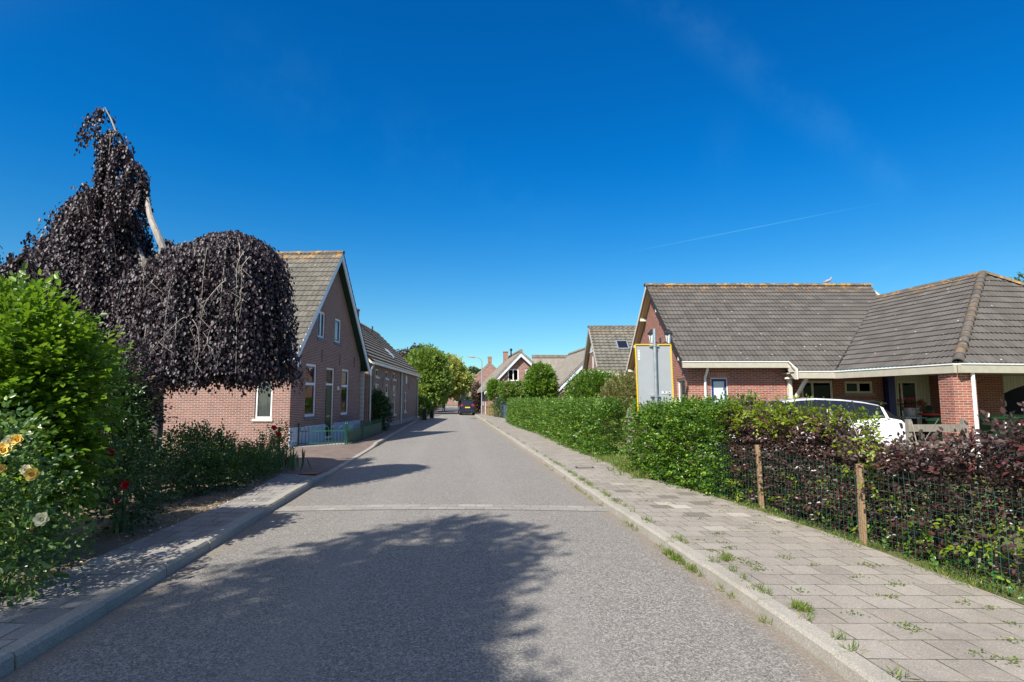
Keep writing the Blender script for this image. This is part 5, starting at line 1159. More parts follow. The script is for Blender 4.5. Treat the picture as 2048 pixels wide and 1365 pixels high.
for (u, v, Y, r) in ((549, 857, 14.1, .055), (546, 855, 14.2, .045), (558, 871, 14.0, .06), (555, 867, 14.05, .045), (525, 891, 13.9, .055), (575, 919, 13.8, .05)):
    d_ = wdir(u, v); k = Y / d_.y; P0 = rel(rr_, (d_.x * k, Y, 1.8 + d_.z * k)); rose_flower(rr_, P0, r, MT['rrose'], (0.2, -1, .3))
    MB().tube([(P0[0] * .5, 0, .3), (P0[0] * .9, P0[1] * .7, P0[2] * .6), P0], [.006, .005, .004], 4).build('stem', MT['stem'], rr_)
r2_ = shrub('shaded_rose_bush', 'shaded rose bush with a few bright red blooms under the hornbeam', 'bush', -5.05, 7.5, .08, [(0, 0, .55, .35, .45, .5), (.0, .4, .5, .35, .4, .45)], MT['shrubd'], 420, .055, tl=.25, up=.4, stems=7, stemmat=MT['stem'])
for (u, v, Y, r) in ((250, 971, 6.95, .048), (222, 905, 7.0, .04), (223, 915, 7.05, .035), (233, 1003, 7.0, .025)):
    d_ = wdir(u, v); k = Y / d_.y; rose_flower(r2_, rel(r2_, (d_.x * k, Y, 1.8 + d_.z * k)), r, MT['rrose'], (0.2, -1, .3))

# ------------------------------------------------------------------ hedges on the right
def gb(s, z, u):  # upper part dense, lower part open towards the near end
    open_ = np.clip((s - .30) * 2.0, 0, .84); low = np.clip((1.0 - z) / .6, 0, 1)
    return u > open_ * low
BH = [(3.95, 10.3), (4.15, 9.0), (4.5, 7.0), (4.72, 5.6), (4.95, 4.2), (5.1, 3.0)]
hb = hedge('beech_hedge', 'loose purple and green beech hedge growing behind the green wire fence', BH, .62, 1.62, MT['hedgep'], 1750, .064, tl=.26, gaps=gb, rough=.18, round_=.5, topn=.05, inner=.9, hf=lambda y: np.interp(y, [3, 4.8, 5.3, 5.9, 7.0, 7.7, 8.4, 10.3], [.98, .98, .93, .75, .73, .87, .94, .98]))
# green shoots of the same hedge
loc = np.array(hb.location)
def hpts(n, s0, s1, z0_, z1_, spread=.3):
    t = rng.uniform(s0, s1, n) * (len(BH) - 1); i = np.clip(t.astype(int), 0, len(BH) - 2); f = t - i; b = np.array(BH)
    p = b[i] * (1 - f[:, None]) + b[i + 1] * f[:, None]; x = p[:, 0] + rng.uniform(-spread, spread, n)
    return np.stack([x, p[:, 1] + rng.uniform(-.1, .1, n), rng.uniform(z0_, z1_, n)], 1)
gp = np.concatenate([hpts(260, 0, .26, 1.3, 1.62), hpts(230, .20, .345, 1.32, 1.54, .3) + np.array([.15, 0, 0]), hpts(60, .36, .42, .7, 1.3), hpts(120, .05, .5, .15, .7), hpts(60, .5, .8, .1, .7)])
gd = nrm(rng.normal(size=gp.shape)) * .8 + np.array([-.5, -.5, .3])
leafmesh('green_foliage', *twigs(gp - loc, gd, 8, .26, .062, .7), MT['hedgey'], hb)
young = hpts(30, .78, 1.0, 1.4, 1.72); leafmesh('young_foliage', *twigs(young - loc, nrm(rng.normal(size=young.shape)) + np.array([-.4, -.3, .6]), 6, .26, .07, .7), leafmat('leaf_young_red', (.07, .012, .014), (.16, .022, .024), rough=.3, trans=.25), hb)
hedge('hornbeam_hedge', 'dense green hornbeam hedge directly in front of the grey sign board', [(3.05, 13.7), (3.32, 12.3), (3.8, 10.8), (4.05, 9.75)], 1.05, 1.64, MT['hedgeg'], 2100, .066, tl=.24, rough=.12, topn=.04)
hedge('hornbeam_hedge', 'long green hornbeam hedge lining the far right pavement past the plank fence', [(3.0, 16.0), (2.72, 17.2), (2.45, 18.8), (1.95, 24), (1.75, 27.2), (.95, 32), (.45, 36.7), (.05, 42)], 1.0, 1.62, MT['hedgeg'], 950, .070, tl=.22, rough=.12, topn=.03, stems=False)
hedge('clipped_hedge', 'neatly clipped dark green hedge with flat top behind the blue gate', [(-1.3, 53), (-.3, 49.5), (1.2, 47.5), (6, 46)], 1.1, 1.75, MT['shrubd'], 420, .09, tl=.12, rough=.03, simple=True, stems=False, round_=.3)
hedge('box_hedge', 'short square yellow-green hedge beside the thatched house wall', [(-2.2, 56.3), (-1.2, 55.0)], .9, 1.15, MT['hedgey'], 500, .09, tl=.12, rough=.03, simple=True, stems=False, round_=.15)
hedge('clipped_hedge', 'low yellow-green hedge along the left side of the far road', [(-8.6, 51), (-9.6, 62), (-12.2, 80)], 1.2, 1.15, MT['hedgey'], 260, .12, tl=.2, rough=.06, simple=True, stems=False)
hedge('red_hedge', 'low hedge of reddish blossom at the far bend of the road', [(-11.6, 76), (-13.4, 98)], 1.3, 1.3, MT['blossom'], 200, .14, tl=.25, rough=.1, simple=True, stems=False)
# block-shaped and round garden trees in front of the thatched house
tree('clipped_tree', 'small box-clipped lime tree at the corner of the thatched house', -1.75, 55.5, [(0, 0, 2.45, .6, .6, .85), (0, 0, 2.9, .55, .55, .55), (.1, 0, 1.9, .5, .5, .4)], MT['ball'], 900, .15, 1.6, .07, tl=.25, rough=.05, z=.08)
tree('pleached_tree', 'wide flat-topped pleached lime under the white gable window', .2, 47.5, [(-.5, 0, 2.35, .75, .5, .6), (.5, 0, 2.4, .8, .5, .62), (1.3, 0, 2.35, .6, .5, .6)], MT['ball'], 1300, .13, 1.6, .07, tl=.25, rough=.08, z=.08)
tree('round_tree', 'full round-headed lime tree standing above the hedge on dark stems', 1.95, 38.0, [(0, 0, 2.85, .95, .9, 1.05), (-.35, 0, 2.4, .7, .7, .7), (.4, 0, 2.35, .65, .7, .65), (0, 0, 3.4, .62, .6, .55)], MT['ball'], 2400, .125, 1.7, .12, tl=.25, rough=.09, z=.08)
MBr = thing('purple_shrub', 'small dark purple shrub beside the box-clipped tree', 'bush', (-1.1, 54, .08)); P, D = blob_pts([(0, 0, 1.6, .45, .45, .7)], 260); leafmesh('foliage', *twigs(P, D, 6, .25, .12, .5), MT['treep'], MBr, simple=True); MB().tube([(0, 0, 0), (0, 0, 1.2)], .03, 5).build('stems', MT['bark'], MBr)
tree('shrub_tree', 'bushy bright green tree between thatched cottage and grey tiled house', 3.95, 28.0, [(0, 0, 1.9, 1.2, 1.0, 1.0), (-.6, 0, 1.4, .8, .8, .9), (.8, 0, 2.1, .8, .8, .8), (.1, 0, 2.3, .7, .7, .7)], MT['hedgeg'], 3200, .095, 1.0, .08, tl=.3, rough=.14, z=.08, ns=1.5)
tree('olive_shrub', 'yellowish-green loose shrub left of the sign board', 4.55, 23.0, [(0, 0, 1.7, .85, .8, .95), (-.55, 0, 1.2, .7, .7, .8), (.5, 0, 2.1, .5, .6, .6)], MT['olive'], 2600, .07, .6, .05, tl=.25, rough=.15, z=.08, ns=1.8, cat='bush')
tree('purple_column', 'slim columnar dark purple tree beside the near street lamp', -4.0, 66, [(0, 0, 1.8, .5, .5, 1.7)], MT['treep'], 500, .16, .5, .06, tl=.25, rough=.05, z=.08)
shrub('side_shrub', 'dark green laurel bush between the two old brick houses', 'bush', -7.35, 30.0, .08, [(0, 0, 1.1, .75, .8, 1.1), (.25, .6, .95, .6, .6, .95), (0, -.5, 1.2, .6, .6, .9)], MT['shrubd'], 2000, .10, tl=.25, up=.3, stems=4, simple=True)
tree('planter_shrub', 'round green shrub at the far corner of the long cottage', -7.6, 48.0, [(0, 0, 1.0, .8, .8, .7)], MT['hedgeg'], 700, .12, .4, .05, tl=.25, z=.08, cat='bush')
bo = thing('bollard', 'dark square bollard at the kerb by the cottage corner', 'bollard', (-6.95, 45.6, .09), 0, 'dark bollards at the cottage corner')
mb = MB().box(-.16, -.16, 0, .16, .16, .78); mb.box(-.18, -.18, .78, .18, .18, .86); mb.build('post', MT['iron'], bo)
dup(bo, (-6.85, 49.0, .09), None, 'second dark square bollard further back near the round shrub')
for (x, y, z, bl, m, n, sz, lab, nm) in (
    (-9.7, 64, 0, [(0, 0, 4.6, 2.1, 2.2, 2.7), (1.0, 0, 3.4, 1.7, 2.2, 2.2), (-1.6, 0, 3.2, 1.6, 2.2, 2.1), (.7, 0, 5.6, 1.5, 1.5, 1.4)], 'tree', 4200, .26, 'full mid green tree just beyond the long cottage', 'broadleaf_tree'),
    (-9.3, 78, 0, [(0, 0, 4.7, 2.9, 2.9, 2.4), (1.7, 0, 3.9, 2.0, 2.4, 1.9), (-1.6, 0, 4.6, 2.2, 2.4, 2.4), (.6, 0, 6.1, 1.8, 1.8, 1.3)], 'treey', 4200, .30, 'spreading yellow-green tree hanging over the far road', 'walnut_tree'),
    (-14.2, 88, 0, [(0, 0, 6.8, 3.0, 3, 3.0), (-3, 0, 6.3, 2.6, 2.6, 2.5), (2.0, 0, 6.4, 2.2, 2.4, 2.6)], 'treep', 2600, .34, 'dark purple-leaved tree behind the green ones on the left', 'copper_beech'),
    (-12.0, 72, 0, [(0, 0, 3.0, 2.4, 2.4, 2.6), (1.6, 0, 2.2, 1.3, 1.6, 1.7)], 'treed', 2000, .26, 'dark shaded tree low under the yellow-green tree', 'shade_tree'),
    (-10.2, 56, 0, [(0, 0, 1.5, 1.3, 1.6, 1.3), (.4, 0, 2.2, .9, .9, .9)], 'hedgey', 1300, .14, 'yellow-green garden shrub above the low left hedge', 'yellow_shrub'),
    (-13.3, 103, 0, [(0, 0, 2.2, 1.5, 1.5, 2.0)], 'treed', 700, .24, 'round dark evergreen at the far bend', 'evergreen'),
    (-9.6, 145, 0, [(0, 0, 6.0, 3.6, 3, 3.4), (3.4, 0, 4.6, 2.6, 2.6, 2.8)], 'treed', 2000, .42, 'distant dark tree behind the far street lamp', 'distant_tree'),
    (-5.6, 66, .0, [(1.2, 1.5, .9, .5, 1.2, .9)], 'hedgeg', 600, .14, 'small green bush along the house wall beside the parked car', 'wall_bush'),
    (28.3, 30.0, 0, [(0, 0, 6.3, 1.3, 1.3, 2.0), (1.5, 0, 5.8, 1.6, 1.6, 2.0)], 'treed', 1600, .20, 'dark conifer rising behind the hipped bungalow wing', 'conifer')):
    tree(nm, lab, x, y, bl, MT[m], n, sz, 1.6, .18, tl=.6, z=z, ns=.7)
# trees off to the left behind the camera, which shade the road
tree('roadside_tree', 'tall roadside tree left of the camera shading the near road', -6.25, -2.1, [(-.7, -1.4, 9.3, 1.7, 1.9, 1.3), (.1, .9, 9.6, 1.2, 1.25, .8), (-.4, -2.8, 8.4, 2.0, 2.0, 1.4), (.45, -1.5, 8.0, 1.0, 1.5, .9), (.5, .3, 9.0, .8, .9, .7), (-1.4, -3.2, 9.4, 1.7, 1.6, 1.2), (-2.2, -2.45, 9.2, 1.5, 1.3, .9)], MT['tree'], 6000, .15, 5.5, .22, tl=.5, ns=1.0, shell=.3)
# distant woods
k = 9000; a = rng.uniform(-.75, 1.0, k); rr0 = rng.uniform(190, 260, k); P = np.stack([np.sin(a) * rr0, np.cos(a) * rr0, rng.random(k) ** .8 * (5.0 + 2.5 * np.sin(a * 37) * np.sin(a * 91))], 1)
wd = leafmesh('wood', P, rng.normal(size=(k, 3)), rng.normal(size=(k, 3)) + np.array([0, -1, .5]), rng.uniform(1.5, 3.0, k), MT['treed'], None, simple=True, wid=.9); wd['kind'] = 'stuff'

# ------------------------------------------------------------------ fences
def mesh_fence(name, label, path, h, z, sx=.075, sz=.085, r=.0014, posts=True, lean=0.0):
    root = thing(name, label, 'fence', (*path[0], z)); O = Vector((*path[0], 0)); mb = MB()
    for a, b in zip(path[:-1], path[1:]):
        a, b = Vector((*a, 0)) - O, Vector((*b, 0)) - O; L_ = (b - a).length; n = int(L_ / sx); d = (b - a) / L_; sd = Vector((-d.y, d.x, 0))
        w = lambda s, zz: sd * (.015 * math.sin(s * 2.3 + a.y) * (zz / h) + .008 * math.sin(s * 7 + zz * 5)) + Vector((0, 0, .02 * math.sin(s * 1.7) * zz / h))
        for i in range(n + 1):
            s = L_ * i / n; mb.tube([a + d * s + Vector((0, 0, zz)) + w(s, zz) for zz in (0.0, h * .5, h)], r, 3, False)
        for j in range(int(h / sz) + 1):
            zz = min(h, j * sz); mb.tube([a + d * (L_ * t / 8) + Vector((0, 0, zz)) + w(L_ * t / 8, zz) for t in range(9)], r, 3, False)
    mb.build('mesh', MT['wire'], root); return root
FP = [(3.42, 10.75), (3.78, 8.93), (4.07, 6.89), (4.27, 4.8), (4.42, 3.2)]
fe = mesh_fence('wire_fence', 'green welded wire mesh fence on wooden posts along the right pavement', FP, .92, .09)
for (x, y, zt, ln) in ((3.80, 8.93, 1.02, -.03), (4.10, 6.89, .96, .01), (4.45, 3.2, .98, 0)):
    mb = MB(); x0, y0_ = x - FP[0][0] + .03, y - FP[0][1]; mb.beam((x0, y0_, -.05), (x0 + ln, y0_, zt - .09 + .06), .062, .062); mb.build('post', MT['post'], fe, bevel=.006)
# plank fence in the hedge gap, and behind the beech hedge
def plank_fence(label, a, b, h, n, z, name='plank_fence', pw=.14):
    root = thing(name, label, 'fence', (*a, z)); d = Vector((b[0] - a[0], b[1] - a[1], 0)); L_ = d.length; d /= L_; m = max(2, int(L_ / 1.6) + 1)
    for i in range(n): zz = h * (i + .7) / n; MB().beam(Vector((0, 0, zz)) + d * -.05, d * (L_ + .05) + Vector((0, 0, zz + R.uniform(-.01, .01))), .025, pw).build('plank', MT['plank'], root)
    for i in range(m): p = d * (L_ * i / (m - 1)) + Vector((-d.y, d.x, 0)) * .06; MB().beam(p + Vector((0, 0, -.05)), p + Vector((0, 0, h + .08)), .09, .09).build('post', MT['plank'], root)
    return root
plank_fence('weathered grey plank fence filling the gap between the two hornbeam hedges', (3.16, 15.7), (3.75, 13.3), 1.36, 4, .08)
plank_fence('low weathered plank fence between the lawn and the bungalow driveway', (8.95, 12.9), (10.35, 13.1), 1.16, 3, .09, pw=.16)
# gardener's hooped wire fence, left
def hoop_fence(label, a, b, h, z):
    root = thing('hoop_fence', label, 'fence', (*a, z)); d = Vector((b[0] - a[0], b[1] - a[1], 0)); L_ = d.length; d /= L_; mb = MB(); n = int(L_ / .075)
    for i in range(n):
        s = i * .075; w = .15; pts = [d * s, d * s + Vector((0, 0, h - w / 2))] + [d * (s + w / 2 - w / 2 * math.cos(t)) + Vector((0, 0, h - w / 2 + w / 2 * math.sin(t))) for t in (.5, 1.0, 1.57, 2.14, 2.64)] + [d * (s + w) + Vector((0, 0, h - w / 2)), d * (s + w)]
        mb.tube(pts, .0026, 3, False)
    for zz in (.1, .25, .4, h - .12): mb.tube([d * (L_ * t / 12) + Vector((0, 0, zz)) for t in range(13)], .0026, 3, False)
    mb.build('mesh', MT['wire'], root); return root
hoop_fence('low green hooped wire garden fence below the beech', (-5.55, 8.6), (-6.25, 12.9), .62, .08)
nf = mesh_fence('netting_fence', 'sagging wire netting between the green post and the shrubs', [(-6.3, 13.0), (-6.45, 13.8), (-6.1, 14.9)], .62, .08, .06, .07, .0022)
MB().tube([(.25, 1.95, 0), (.25, 1.95, .98)], .035, 8).build('post', MT['fgreen'], nf, smooth=True)
MB().tube([(0, 0, 0), (0, 0, .72)], .045, 7).build('post', MT['plank'], nf, smooth=True)
# ornamental green iron fence and gates before house 1
def iron_fence(name, label, a, b, h=.72, z=.09, step=.11, hoops=True, boxh=None, endposts=True):
    root = thing(name, label, 'fence' if 'fence' in name else 'gate', (*a, z)); d = Vector((b[0] - a[0], b[1] - a[1], 0)); L_ = d.length; d /= L_
    mb = MB()
    for zz in (.08, h * .72): mb.beam(Vector((0, 0, zz)), d * L_ + Vector((0, 0, zz)), .012, .03)
    mb.build('rail', MT['fgreen'], root)
    mb = MB(); n = int(L_ / step)
    for i in range(1, n):
        s = L_ * i / n
        if hoops: mb.tube([d * s + Vector((0, 0, .02)), d * s + Vector((0, 0, h * .76))], .011, 5)
        else: mb.tube([d * s + Vector((0, 0, .02)), d * s + Vector((0, 0, h * .93)), d * s + Vector((0, 0, h + .02))], [.007, .009, .001], 5)
    if hoops:
        m = max(1, int(L_ / .26))
        for i in range(m):
            c = d * (L_ * (i + .5) / m); w = .085
            mb.tube([c + d * (-w * math.cos(t)) + Vector((0, 0, h * .76 + .02 + w * 1.5 * math.sin(t))) for t in np.linspace(0, math.pi, 9)], .011, 5)
    mb.build('bars', MT['fgreen'], root)
    for s in (0, L_): MB().lathe([(.028, -.05), (.028, h + .02), (.036, h + .03), (.036, h + .06), (.012, h + .09)], d * s, 8).build('post', MT['fgreen'], root, smooth=True)
    if boxh:
        MB().beam(d * .05 + Vector((0, 0, boxh / 2 + .05)), d * (L_ - .05) + Vector((0, 0, boxh / 2 + .05)), .01, boxh).build('infill_panel', MT['fgreen'], root)
    return root
iron_fence('iron_fence', 'green iron fence with hoop tops facing the camera before the pink brick house', (-7.75, 20.9), (-6.15, 21.25))
iron_fence('iron_fence', 'green pointed iron fence with solid panel right of the hooped section', (-6.13, 21.4), (-6.08, 23.2), hoops=False, boxh=.42)
iron_fence('iron_fence', 'green pointed iron fence ending at the laurel bush along the road', (-6.12, 23.6), (-6.45, 28.4), hoops=False, boxh=.45)
# blue garden gate far right
bg_ = thing('garden_gate', 'blue-grey slatted garden gate in the hedge opening', 'gate', (-1.02, 52.0, .09)); dx_, dy_ = .66, -5.4
for i in range(2): MB().beam((dx_ * i, dy_ * i, 0), (dx_ * i, dy_ * i, 1.35), .12, .12).build('post', MT['gblue'], bg_)
mb = MB()
for i in range(5): mb.beam((0, 0, .18 + i * .22), (dx_, dy_, .18 + i * .22), .04, .19)
mb.build('panel', MT['gblue'], bg_)

# ------------------------------------------------------------------ sign board seen from behind
sg = thing('sign_board', 'grey back of a tall yellow-edged sign board on a steel pole behind the hedge', 'sign', (3.22, 12.75, .08), 0)
MB().tube([(0, 0, 0), (-.01, 0, 3.28)], .034, 14).build('pole', MT['galv'], sg, smooth=True)
bl = thing('x', None, None); bpy.data.objects.remove(bl)
x0, x1, z0, z1 = -.40, .40, 1.42, 2.93
def tl(x, z): return (x - .02 * (z - z0), .075, z)
MB().prism([tl(x0, z0), tl(x1, z0), tl(x1, z1), tl(x0, z1)], (0, .012, 0)).build('panel', MT['signgrey'], sg)
mb = MB(); w = .020
for a, b in ((tl(x0, z0), tl(x0, z1)), (tl(x1, z0), tl(x1, z1)), (tl(x0 - w / 2, z0), tl(x1 + w / 2, z0)), (tl(x0 - w / 2, z1), tl(x1 + w / 2, z1))): mb.beam(a, b, .05, w)
ef = mb.build('yellow_edge', MT['signyel'], sg)
for zz in (1.75, 2.88):
    mb = MB().box(-.12, .036, zz, .10, .062, zz + .035); mb.lathe([(.045, 0), (.045, .04)], (-.01, 0, zz), 12); mb.tube([(-.08, .05, zz + .017), (-.08, .01, zz + .017)], .01, 6); mb.build('clamp', MT['galv'], sg)
st = MB().box(x0 + .03, .070, 2.58, x0 + .065, .0745, 2.80).build('sticker', MT['white'], sg)
for k, zz in enumerate((2.62, 2.70, 2.76)): MB().box(x0 + .040, .068, zz, x0 + .055, .0698, zz + .025).build('sticker_mark', MT['dblue'], st)
def text(s, size, loc, mat, parent, name='lettering', rot=(math.pi / 2, 0, 0), ext=.001, bold=0.0):
    c = bpy.data.curves.new(name, 'FONT'); c.body = s; c.size = size; c.extrude = ext; c.offset = bold; c.align_x = 'CENTER'; c.align_y = 'CENTER'
    o = bpy.data.objects.new(name, c); C.objects.link(o); dg = bpy.context.evaluated_depsgraph_get(); me = bpy.data.meshes.new_from_object(o.evaluated_get(dg)); bpy.data.objects.remove(o)
    o = bpy.data.objects.new(name, me); C.objects.link(o); me.materials.clear(); me.materials.append(mat); o.location = loc; o.rotation_euler = rot; o.parent = parent; return o
lb = MB().box(.145, .069, 1.815, .345, .0742, 1.875).build('maker_plate', MT['black'], sg)
text('BUKO', .078, (.245, .066, 1.845), MT['white'], lb, bold=.0025)

# ------------------------------------------------------------------ street lamps
def lamp(x, y, label):
    r = thing('street_lamp', label, 'street lamp', (x, y, .09), 0, 'street lamps along the road')
    MB().tube([(0, 0, 0), (0, 0, .9), (0, 0, 1.0), (0, 0, 5.5)], [.085, .085, .06, .045], 10).build('pole', MT['galv'], r, smooth=True)
    MB().tube([(0, 0, 5.4), (-.08, 0, 5.68), (-.35, 0, 5.86), (-.8, 0, 5.93)], .03, 8).build('arm', MT['galv'], r, smooth=True)
    mb = MB(); mb.tube([(-.7, 0, 5.93), (-.85, 0, 5.95), (-1.2, 0, 5.98), (-1.5, 0, 5.99)], [.05, .085, .075, .02], 8); mb.build('lamp_head', MT['cement'], r, smooth=True)
    return r
lamp(-3.1, 58.6, 'tall curved-arm street lamp standing behind the parked blue car'); lamp(-7.0, 95, 'far curved-arm street lamp in front of the yellow-green tree')

# ------------------------------------------------------------------ cars
def car(name, label, loc, rz, L_, st, paint, wheels, wr=.32, tw=.78, rear=None):
    """st: stations along local x (nose at +x): (x, zb, w, zbelt, wbelt, ztop, wtop, flags) flags: g side glass to next, r roof-line glass to next"""
    root = thing(name, label, 'car', loc, rz); body, glass = MB(), {}
    def ring(s):
        x, zb, w, zbelt, wb, zt, wt = s[:7]; e = .012
        return [(0, zb), (w * .88, zb), (w * .97, zb + .12), (w, (zb + zbelt) / 2), (wb + (w - wb) * .5, zbelt - .06), (wb, zbelt), (wt + .02, zt - .04), (wt - .09, zt), (0, zt + .02)]
    rings = [ring(s) for s in st]; n = 9
    gm = MB()
    for i in range(len(st) - 1):
        fl = st[i][7] if len(st[i]) > 7 else ''
        for sgn in (1, -1):
            for j in range(n - 1):
                q = [(st[i][0], sgn * rings[i][j][0], rings[i][j][1]), (st[i + 1][0], sgn * rings[i + 1][j][0], rings[i + 1][j][1]), (st[i + 1][0], sgn * rings[i + 1][j + 1][0], rings[i + 1][j + 1][1]), (st[i][0], sgn * rings[i][j + 1][0], rings[i][j + 1][1])]
                if sgn < 0: q = q[::-1]
                tgt = gm if (j == 5 and 'g' in fl) or (j >= 5 and 'r' in fl) else body
                tgt.add(q, [(0, 1, 2, 3)])
    for i, sgn in ((0, 1), (len(st) - 1, -1)):
        v = [(st[i][0], y, z) for y, z in rings[i]] + [(st[i][0], -y, z) for y, z in rings[i][::-1]]
        body.add(v, [tuple(range(len(v)))[::sgn]])
    bo_ = body.build('body', paint, root, smooth=True); gl = gm.build('windows', MT['cargl'], root, smooth=True)
    for x in wheels:
        for sgn in (1, -1):
            MB().tube([(x, sgn * (tw - .02), wr), (x, sgn * (tw + .02), wr)], wr * 1.13, 20).build('wheel_arch', MT['black'], root)
            wl = MB().tube([(x, sgn * (tw - .18), wr), (x, sgn * (tw + .04), wr)], wr, 20).build('wheel', MT['tyre'], root)
            MB().tube([(x, sgn * (tw - .1), wr), (x, sgn * (tw + .048), wr)], wr * .62, 12).build('rim', MT['rim'], wl)
    return root
# blue MPV (rear towards the camera): local +x is the nose, heading up the road
mpv = [(-2.13, .32, .70, .78, .66, .86, .60), (-2.10, .24, .86, .98, .78, 1.02, .70, 'r'), (-1.86, .22, .88, 1.02, .80, 1.50, .58, 'r'), (-1.74, .22, .88, 1.02, .80, 1.56, .60), (-1.60, .22, .88, 1.02, .80, 1.57, .61, 'g'), (-.2, .22, .88, 1.0, .81, 1.60, .62), (-.1, .22, .88, 1.0, .81, 1.60, .62, 'g'), (.75, .22, .88, .98, .81, 1.50, .60, 'r'), (1.35, .22, .88, .96, .80, 1.02, .72), (2.0, .25, .84, .80, .74, .84, .66), (2.13, .32, .70, .62, .6, .66, .5)]
cb_ = car('parked_car', 'dark blue hatchback parked with its rear to the camera behind the kerb', (-4.92, 62.4, .02), 96.5, 4.2, mpv, MT['carblue'], (-1.3, 1.3), tw=.80)
for s in (-1, 1): MB().box(-2.11, s * .60 - .13, .92, -1.98, s * .60 + .13, 1.12).build('tail_lamp', MT['tail'], cb_, bevel=.02)
MB().box(-2.145, -.26, .76, -2.12, .26, .87).build('number_plate', MT['plate'], cb_); MB().box(-2.16, -.80, .34, -2.02, .80, .52).build('bumper', MT['carblue'], cb_, bevel=.03)
MB().box(-2.14, -.70, .24, -2.0, .70, .345).build('bumper_insert', MT['black'], cb_)
vanst = [(-2.4, .35, .90, 1.05, .90, 1.90, .80), (-2.36, .30, .93, 1.1, .92, 1.96, .82), (-2.3, .28, .93, 1.1, .92, 1.98, .83, 'g'), (-.2, .28, .93, 1.1, .92, 2.0, .83), (-.1, .28, .93, 1.1, .92, 2.0, .83, 'g'), (1.0, .28, .93, 1.1, .92, 1.95, .80, 'r'), (1.7, .28, .93, 1.1, .88, 1.2, .74), (2.3, .3, .88, .95, .8, 1.0, .7), (2.4, .4, .7, .7, .6, .75, .5)]
vn = car('parked_van', 'dark van parked just ahead of the blue hatchback', (-5.75, 70.5, .02), 96.5, 4.8, vanst, MT['cardark'], (-1.5, 1.5), tw=.84)
MB().box(-2.43, -.70, 1.15, -2.395, .70, 1.75).build('rear_window', MT['cargl'], vn)
for s in (-1, 1): MB().box(-2.44, s * .82 - .07, .9, -2.36, s * .82 + .07, 1.35).build('tail_lamp', MT['tail'], vn)
suv = [(-2.3, .38, .72, .85, .70, .95, .62), (-2.27, .30, .88, 1.00, .84, 1.08, .72), (-2.12, .26, .93, 1.12, .87, 1.20, .72, 'r'), (-1.80, .25, .94, 1.18, .87, 1.48, .64), (-1.72, .25, .94, 1.18, .87, 1.52, .64, 'g'), (-1.30, .25, .94, 1.15, .87, 1.60, .645, 'g'), (-.75, .25, .94, 1.12, .87, 1.66, .65, 'g'), (-.10, .25, .94, 1.10, .87, 1.69, .65, 'g'), (.40, .25, .94, 1.08, .87, 1.67, .65, 'g'), (.80, .25, .94, 1.06, .86, 1.61, .63, 'gr'), (1.12, .25, .94, 1.04, .86, 1.38, .68, 'r'), (1.50, .26, .94, 1.03, .86, 1.10, .76), (2.05, .28, .92, .92, .80, .98, .70), (2.3, .36, .75, .72, .64, .78, .55)]
cw = car('parked_car', 'white car on the bungalow driveway, partly hidden by the beech hedge', (7.98, 15.75, .11), 180, 4.6, suv, MT['carwhite'], (-1.42, 1.42), wr=.35, tw=.84)
for s in (-1, 1):
    for xx, za, zb_ in ((-1.02, 1.14, 1.61), (-.05, 1.10, 1.655)): MB().beam((xx, s * .885, za), (xx + .04, s * .672, zb_), .05, .012, (0, 1, 0)).build('door_pillar', MT['black'], cw)
for s in (-1, 1): MB().prism([(-2.30, s * .72, 1.02), (-2.02, s * .90, 1.06), (-2.05, s * .90, .93), (-2.28, s * .74, .92)], (0, s * .06, 0)).build('tail_lamp', MT['black'], cw)
MB().prism([(-1.62, -.60, 1.60), (-1.62, .60, 1.60), (-1.98, .55, 1.53), (-1.98, -.55, 1.53)], (0, 0, .035)).build('roof_spoiler', MT['black'], cw)
cd = car('parked_car', 'dark blue car on the driveway close to the bungalow wall, only roof visible', (8.0, 18.2, .11), 180, 4.2, mpv, MT['carblue'], (-1.3, 1.3), tw=.80)

# ------------------------------------------------------------------ porch things
tb = thing('plant_table', 'low metal table with slim legs beside the bungalow entrance', 'table', (13.1, 18.6, .1))
MB().box(-.55, -.3, 1.06, .60, .3, 1.10).build('table_top', MT['zinc'], tb)
for a in (-.48, .52):
    for b in (-.24, .24): MB().box(a - .02, b - .02, 0, a + .02, b + .02, 1.06).build('leg', MT['iron'], tb)
fp = thing('flower_pot', 'grey zinc tub of dark red and pink flowers on the table', 'flower pot', (12.95, 18.6, 1.2))
MB().lathe([(.17, 0), (.23, .26), (.25, .27), (.25, .29), (.22, .29), (.2, .25)], (0, 0, 0), 16).build('pot', MT['zinc'], fp, smooth=True)
P, D = blob_pts([(0, 0, .38, .34, .3, .14), (.3, 0, .33, .2, .2, .12)], 120); leafmesh('leaves', *twigs(P, D, 5, .1, .05, .5), MT['shrubd'], fp)
P, D = blob_pts([(0, 0, .44, .36, .3, .15), (.35, 0, .37, .2, .2, .12)], 90, .8); leafmesh('blossoms', *twigs(P, D, 5, .08, .05, .3), leafmat('leaf_crimson_petal', (.25, .008, .03), (.5, .03, .09), trans=.1), fp)
